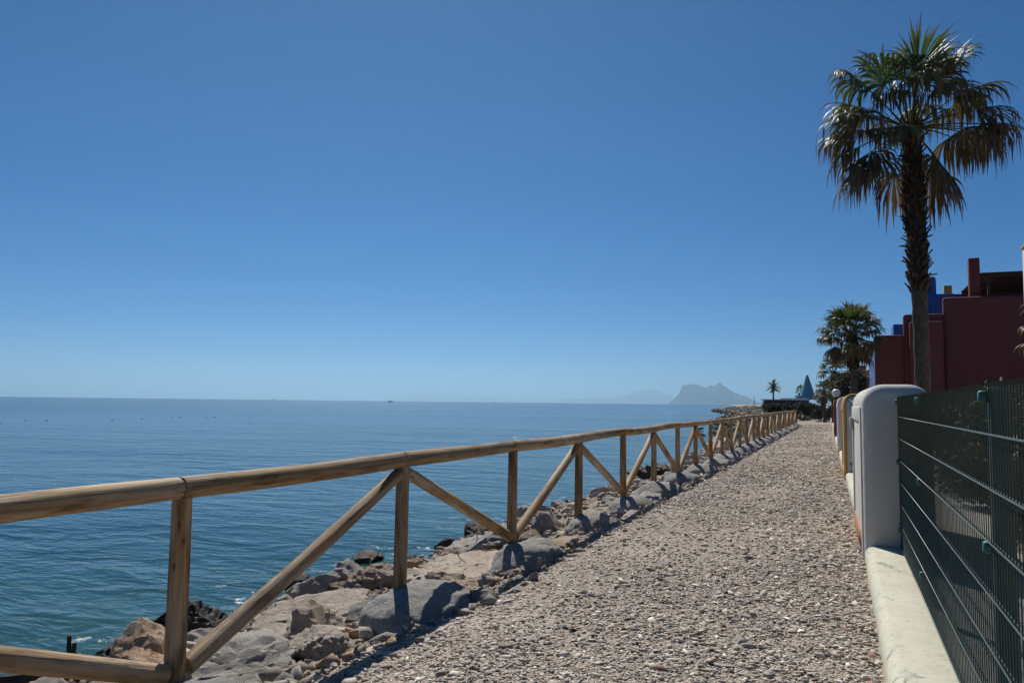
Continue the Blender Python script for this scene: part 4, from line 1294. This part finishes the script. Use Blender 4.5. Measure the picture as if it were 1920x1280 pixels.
sail(24.0, 4000, 12, 'faint pale sailing boat far out right of the fishing boat')

# ------------------------------------------------------------------ the great rock and the mountains beyond
def ridge(name, pts, dist, halfdepth, material, seed, relief=0.12, sharp=1.25):
    """pts: (azimuth left of +Y in degrees, height above eye level in metres)"""
    pts = sorted(pts, key=lambda p: -p[0])
    az = np.array([p[0] for p in pts]); hh = np.array([p[1] for p in pts])
    n_ = 170; A = np.linspace(az[0], az[-1], n_)
    Hh = np.interp(-A, -az, hh)
    Hh = Hh + np.clip(Hh / 300.0, 0, 1) * 9.0 * fbm(np.stack([A * 14, 0 * A, 0 * A], 1), seed + 5, 3) * dist / 15600
    m = 41; S = np.linspace(-1, 1, m)
    V = []
    base = -80.0
    for i in range(n_):
        a = math.radians(A[i])
        for s in S:
            d = dist + s * halfdepth
            V.append((-d * math.sin(a), d * math.cos(a), 0))
    V = np.array(V)
    P = V / dist * 26
    g = fbm(P, seed, 5, 0.55).reshape(n_, m)
    fall = (1 - np.abs(S) ** sharp)[None, :]
    z = (Hh[:, None] - base) * fall * (1 + relief * g * (np.abs(S)[None, :] ** 0.6)) + base
    V[:, 2] = z.ravel()
    idx = np.arange(n_ * m).reshape(n_, m)
    F = np.stack([idx[:-1, :-1].ravel(), idx[:-1, 1:].ravel(), idx[1:, 1:].ravel(), idx[1:, :-1].ravel()], 1)
    return struct(link(name, mesh_np(name, V, F, True), material))
def px_az(x):
    a = math.atan((x - 960) / 1464 * math.cos(PITCH)); return math.degrees(YAW - a)
def up_m(x, y, dist): return (753 + (x - 960) * 0.0115 - y) / 1464 * dist * math.cos(math.atan((x - 960) / 1464)) * 1.0 + 1.5
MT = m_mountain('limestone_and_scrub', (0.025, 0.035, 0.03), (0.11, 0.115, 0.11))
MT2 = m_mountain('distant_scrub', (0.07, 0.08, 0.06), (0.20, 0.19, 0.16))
rock = [(1250, 758), (1257, 755), (1268, 745), (1275.6, 736), (1279, 727), (1281, 722.5), (1289, 721.5), (1301, 720), (1307, 720.5), (1314.6, 722.5), (1320, 725), (1325, 726.6), (1329, 725), (1333, 722.5), (1338, 722), (1343, 723), (1345, 719.5), (1347.5, 717.6), (1352, 718.3), (1358, 722), (1365, 727), (1373, 732), (1381, 737), (1389, 740), (1397, 742), (1403, 744.5), (1408.5, 747.6), (1420, 752), (1432, 756.5), (1440, 758.5)]
ridge('rock_mountain', [(px_az(x), up_m(x, y, 15600)) for x, y in rock], 15600, 900, MT, 61, 0.22, 1.1)
mm = [(1030, 756), (1045, 752), (1067, 746.5), (1095, 748), (1124, 745), (1145, 746), (1163, 743.5), (1175, 740), (1185, 737), (1196, 734), (1207, 731), (1222, 730), (1233, 732), (1246, 737), (1257, 741), (1268, 745.6), (1290, 750), (1310, 756), (1320, 758)]
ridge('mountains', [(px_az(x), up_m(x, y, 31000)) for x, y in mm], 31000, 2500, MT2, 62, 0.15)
m3 = [(715, 752), (747, 748), (765, 741), (778, 737), (795, 733), (808, 736), (822, 737), (838, 739), (852, 738), (866, 741), (879, 743.5), (922, 745.6), (960, 748), (1010, 749), (1050, 754), (1070, 757)]
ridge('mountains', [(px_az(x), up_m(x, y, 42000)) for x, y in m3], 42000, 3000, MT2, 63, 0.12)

# ------------------------------------------------------------------ the air between here and the mountains
hz = bpy.data.materials.new('sea_haze'); hz.use_nodes = True
hn, hl = hz.node_tree.nodes, hz.node_tree.links
hn.remove(hn['Principled BSDF'])
pvn = hn.new('ShaderNodeVolumePrincipled')
pvn.inputs['Color'].default_value = (0.45, 0.75, 1.0, 1)
pvn.inputs['Density'].default_value = 7.4e-5
pvn.inputs['Anisotropy'].default_value = 0.5
hl.new(pvn.outputs[0], hn['Material Output'].inputs['Volume'])
mb = MB(); mb.box(-52000, 52000, -52000, 52000, -200, 680)
stuff(link('haze', mb.mesh('haze'), hz))
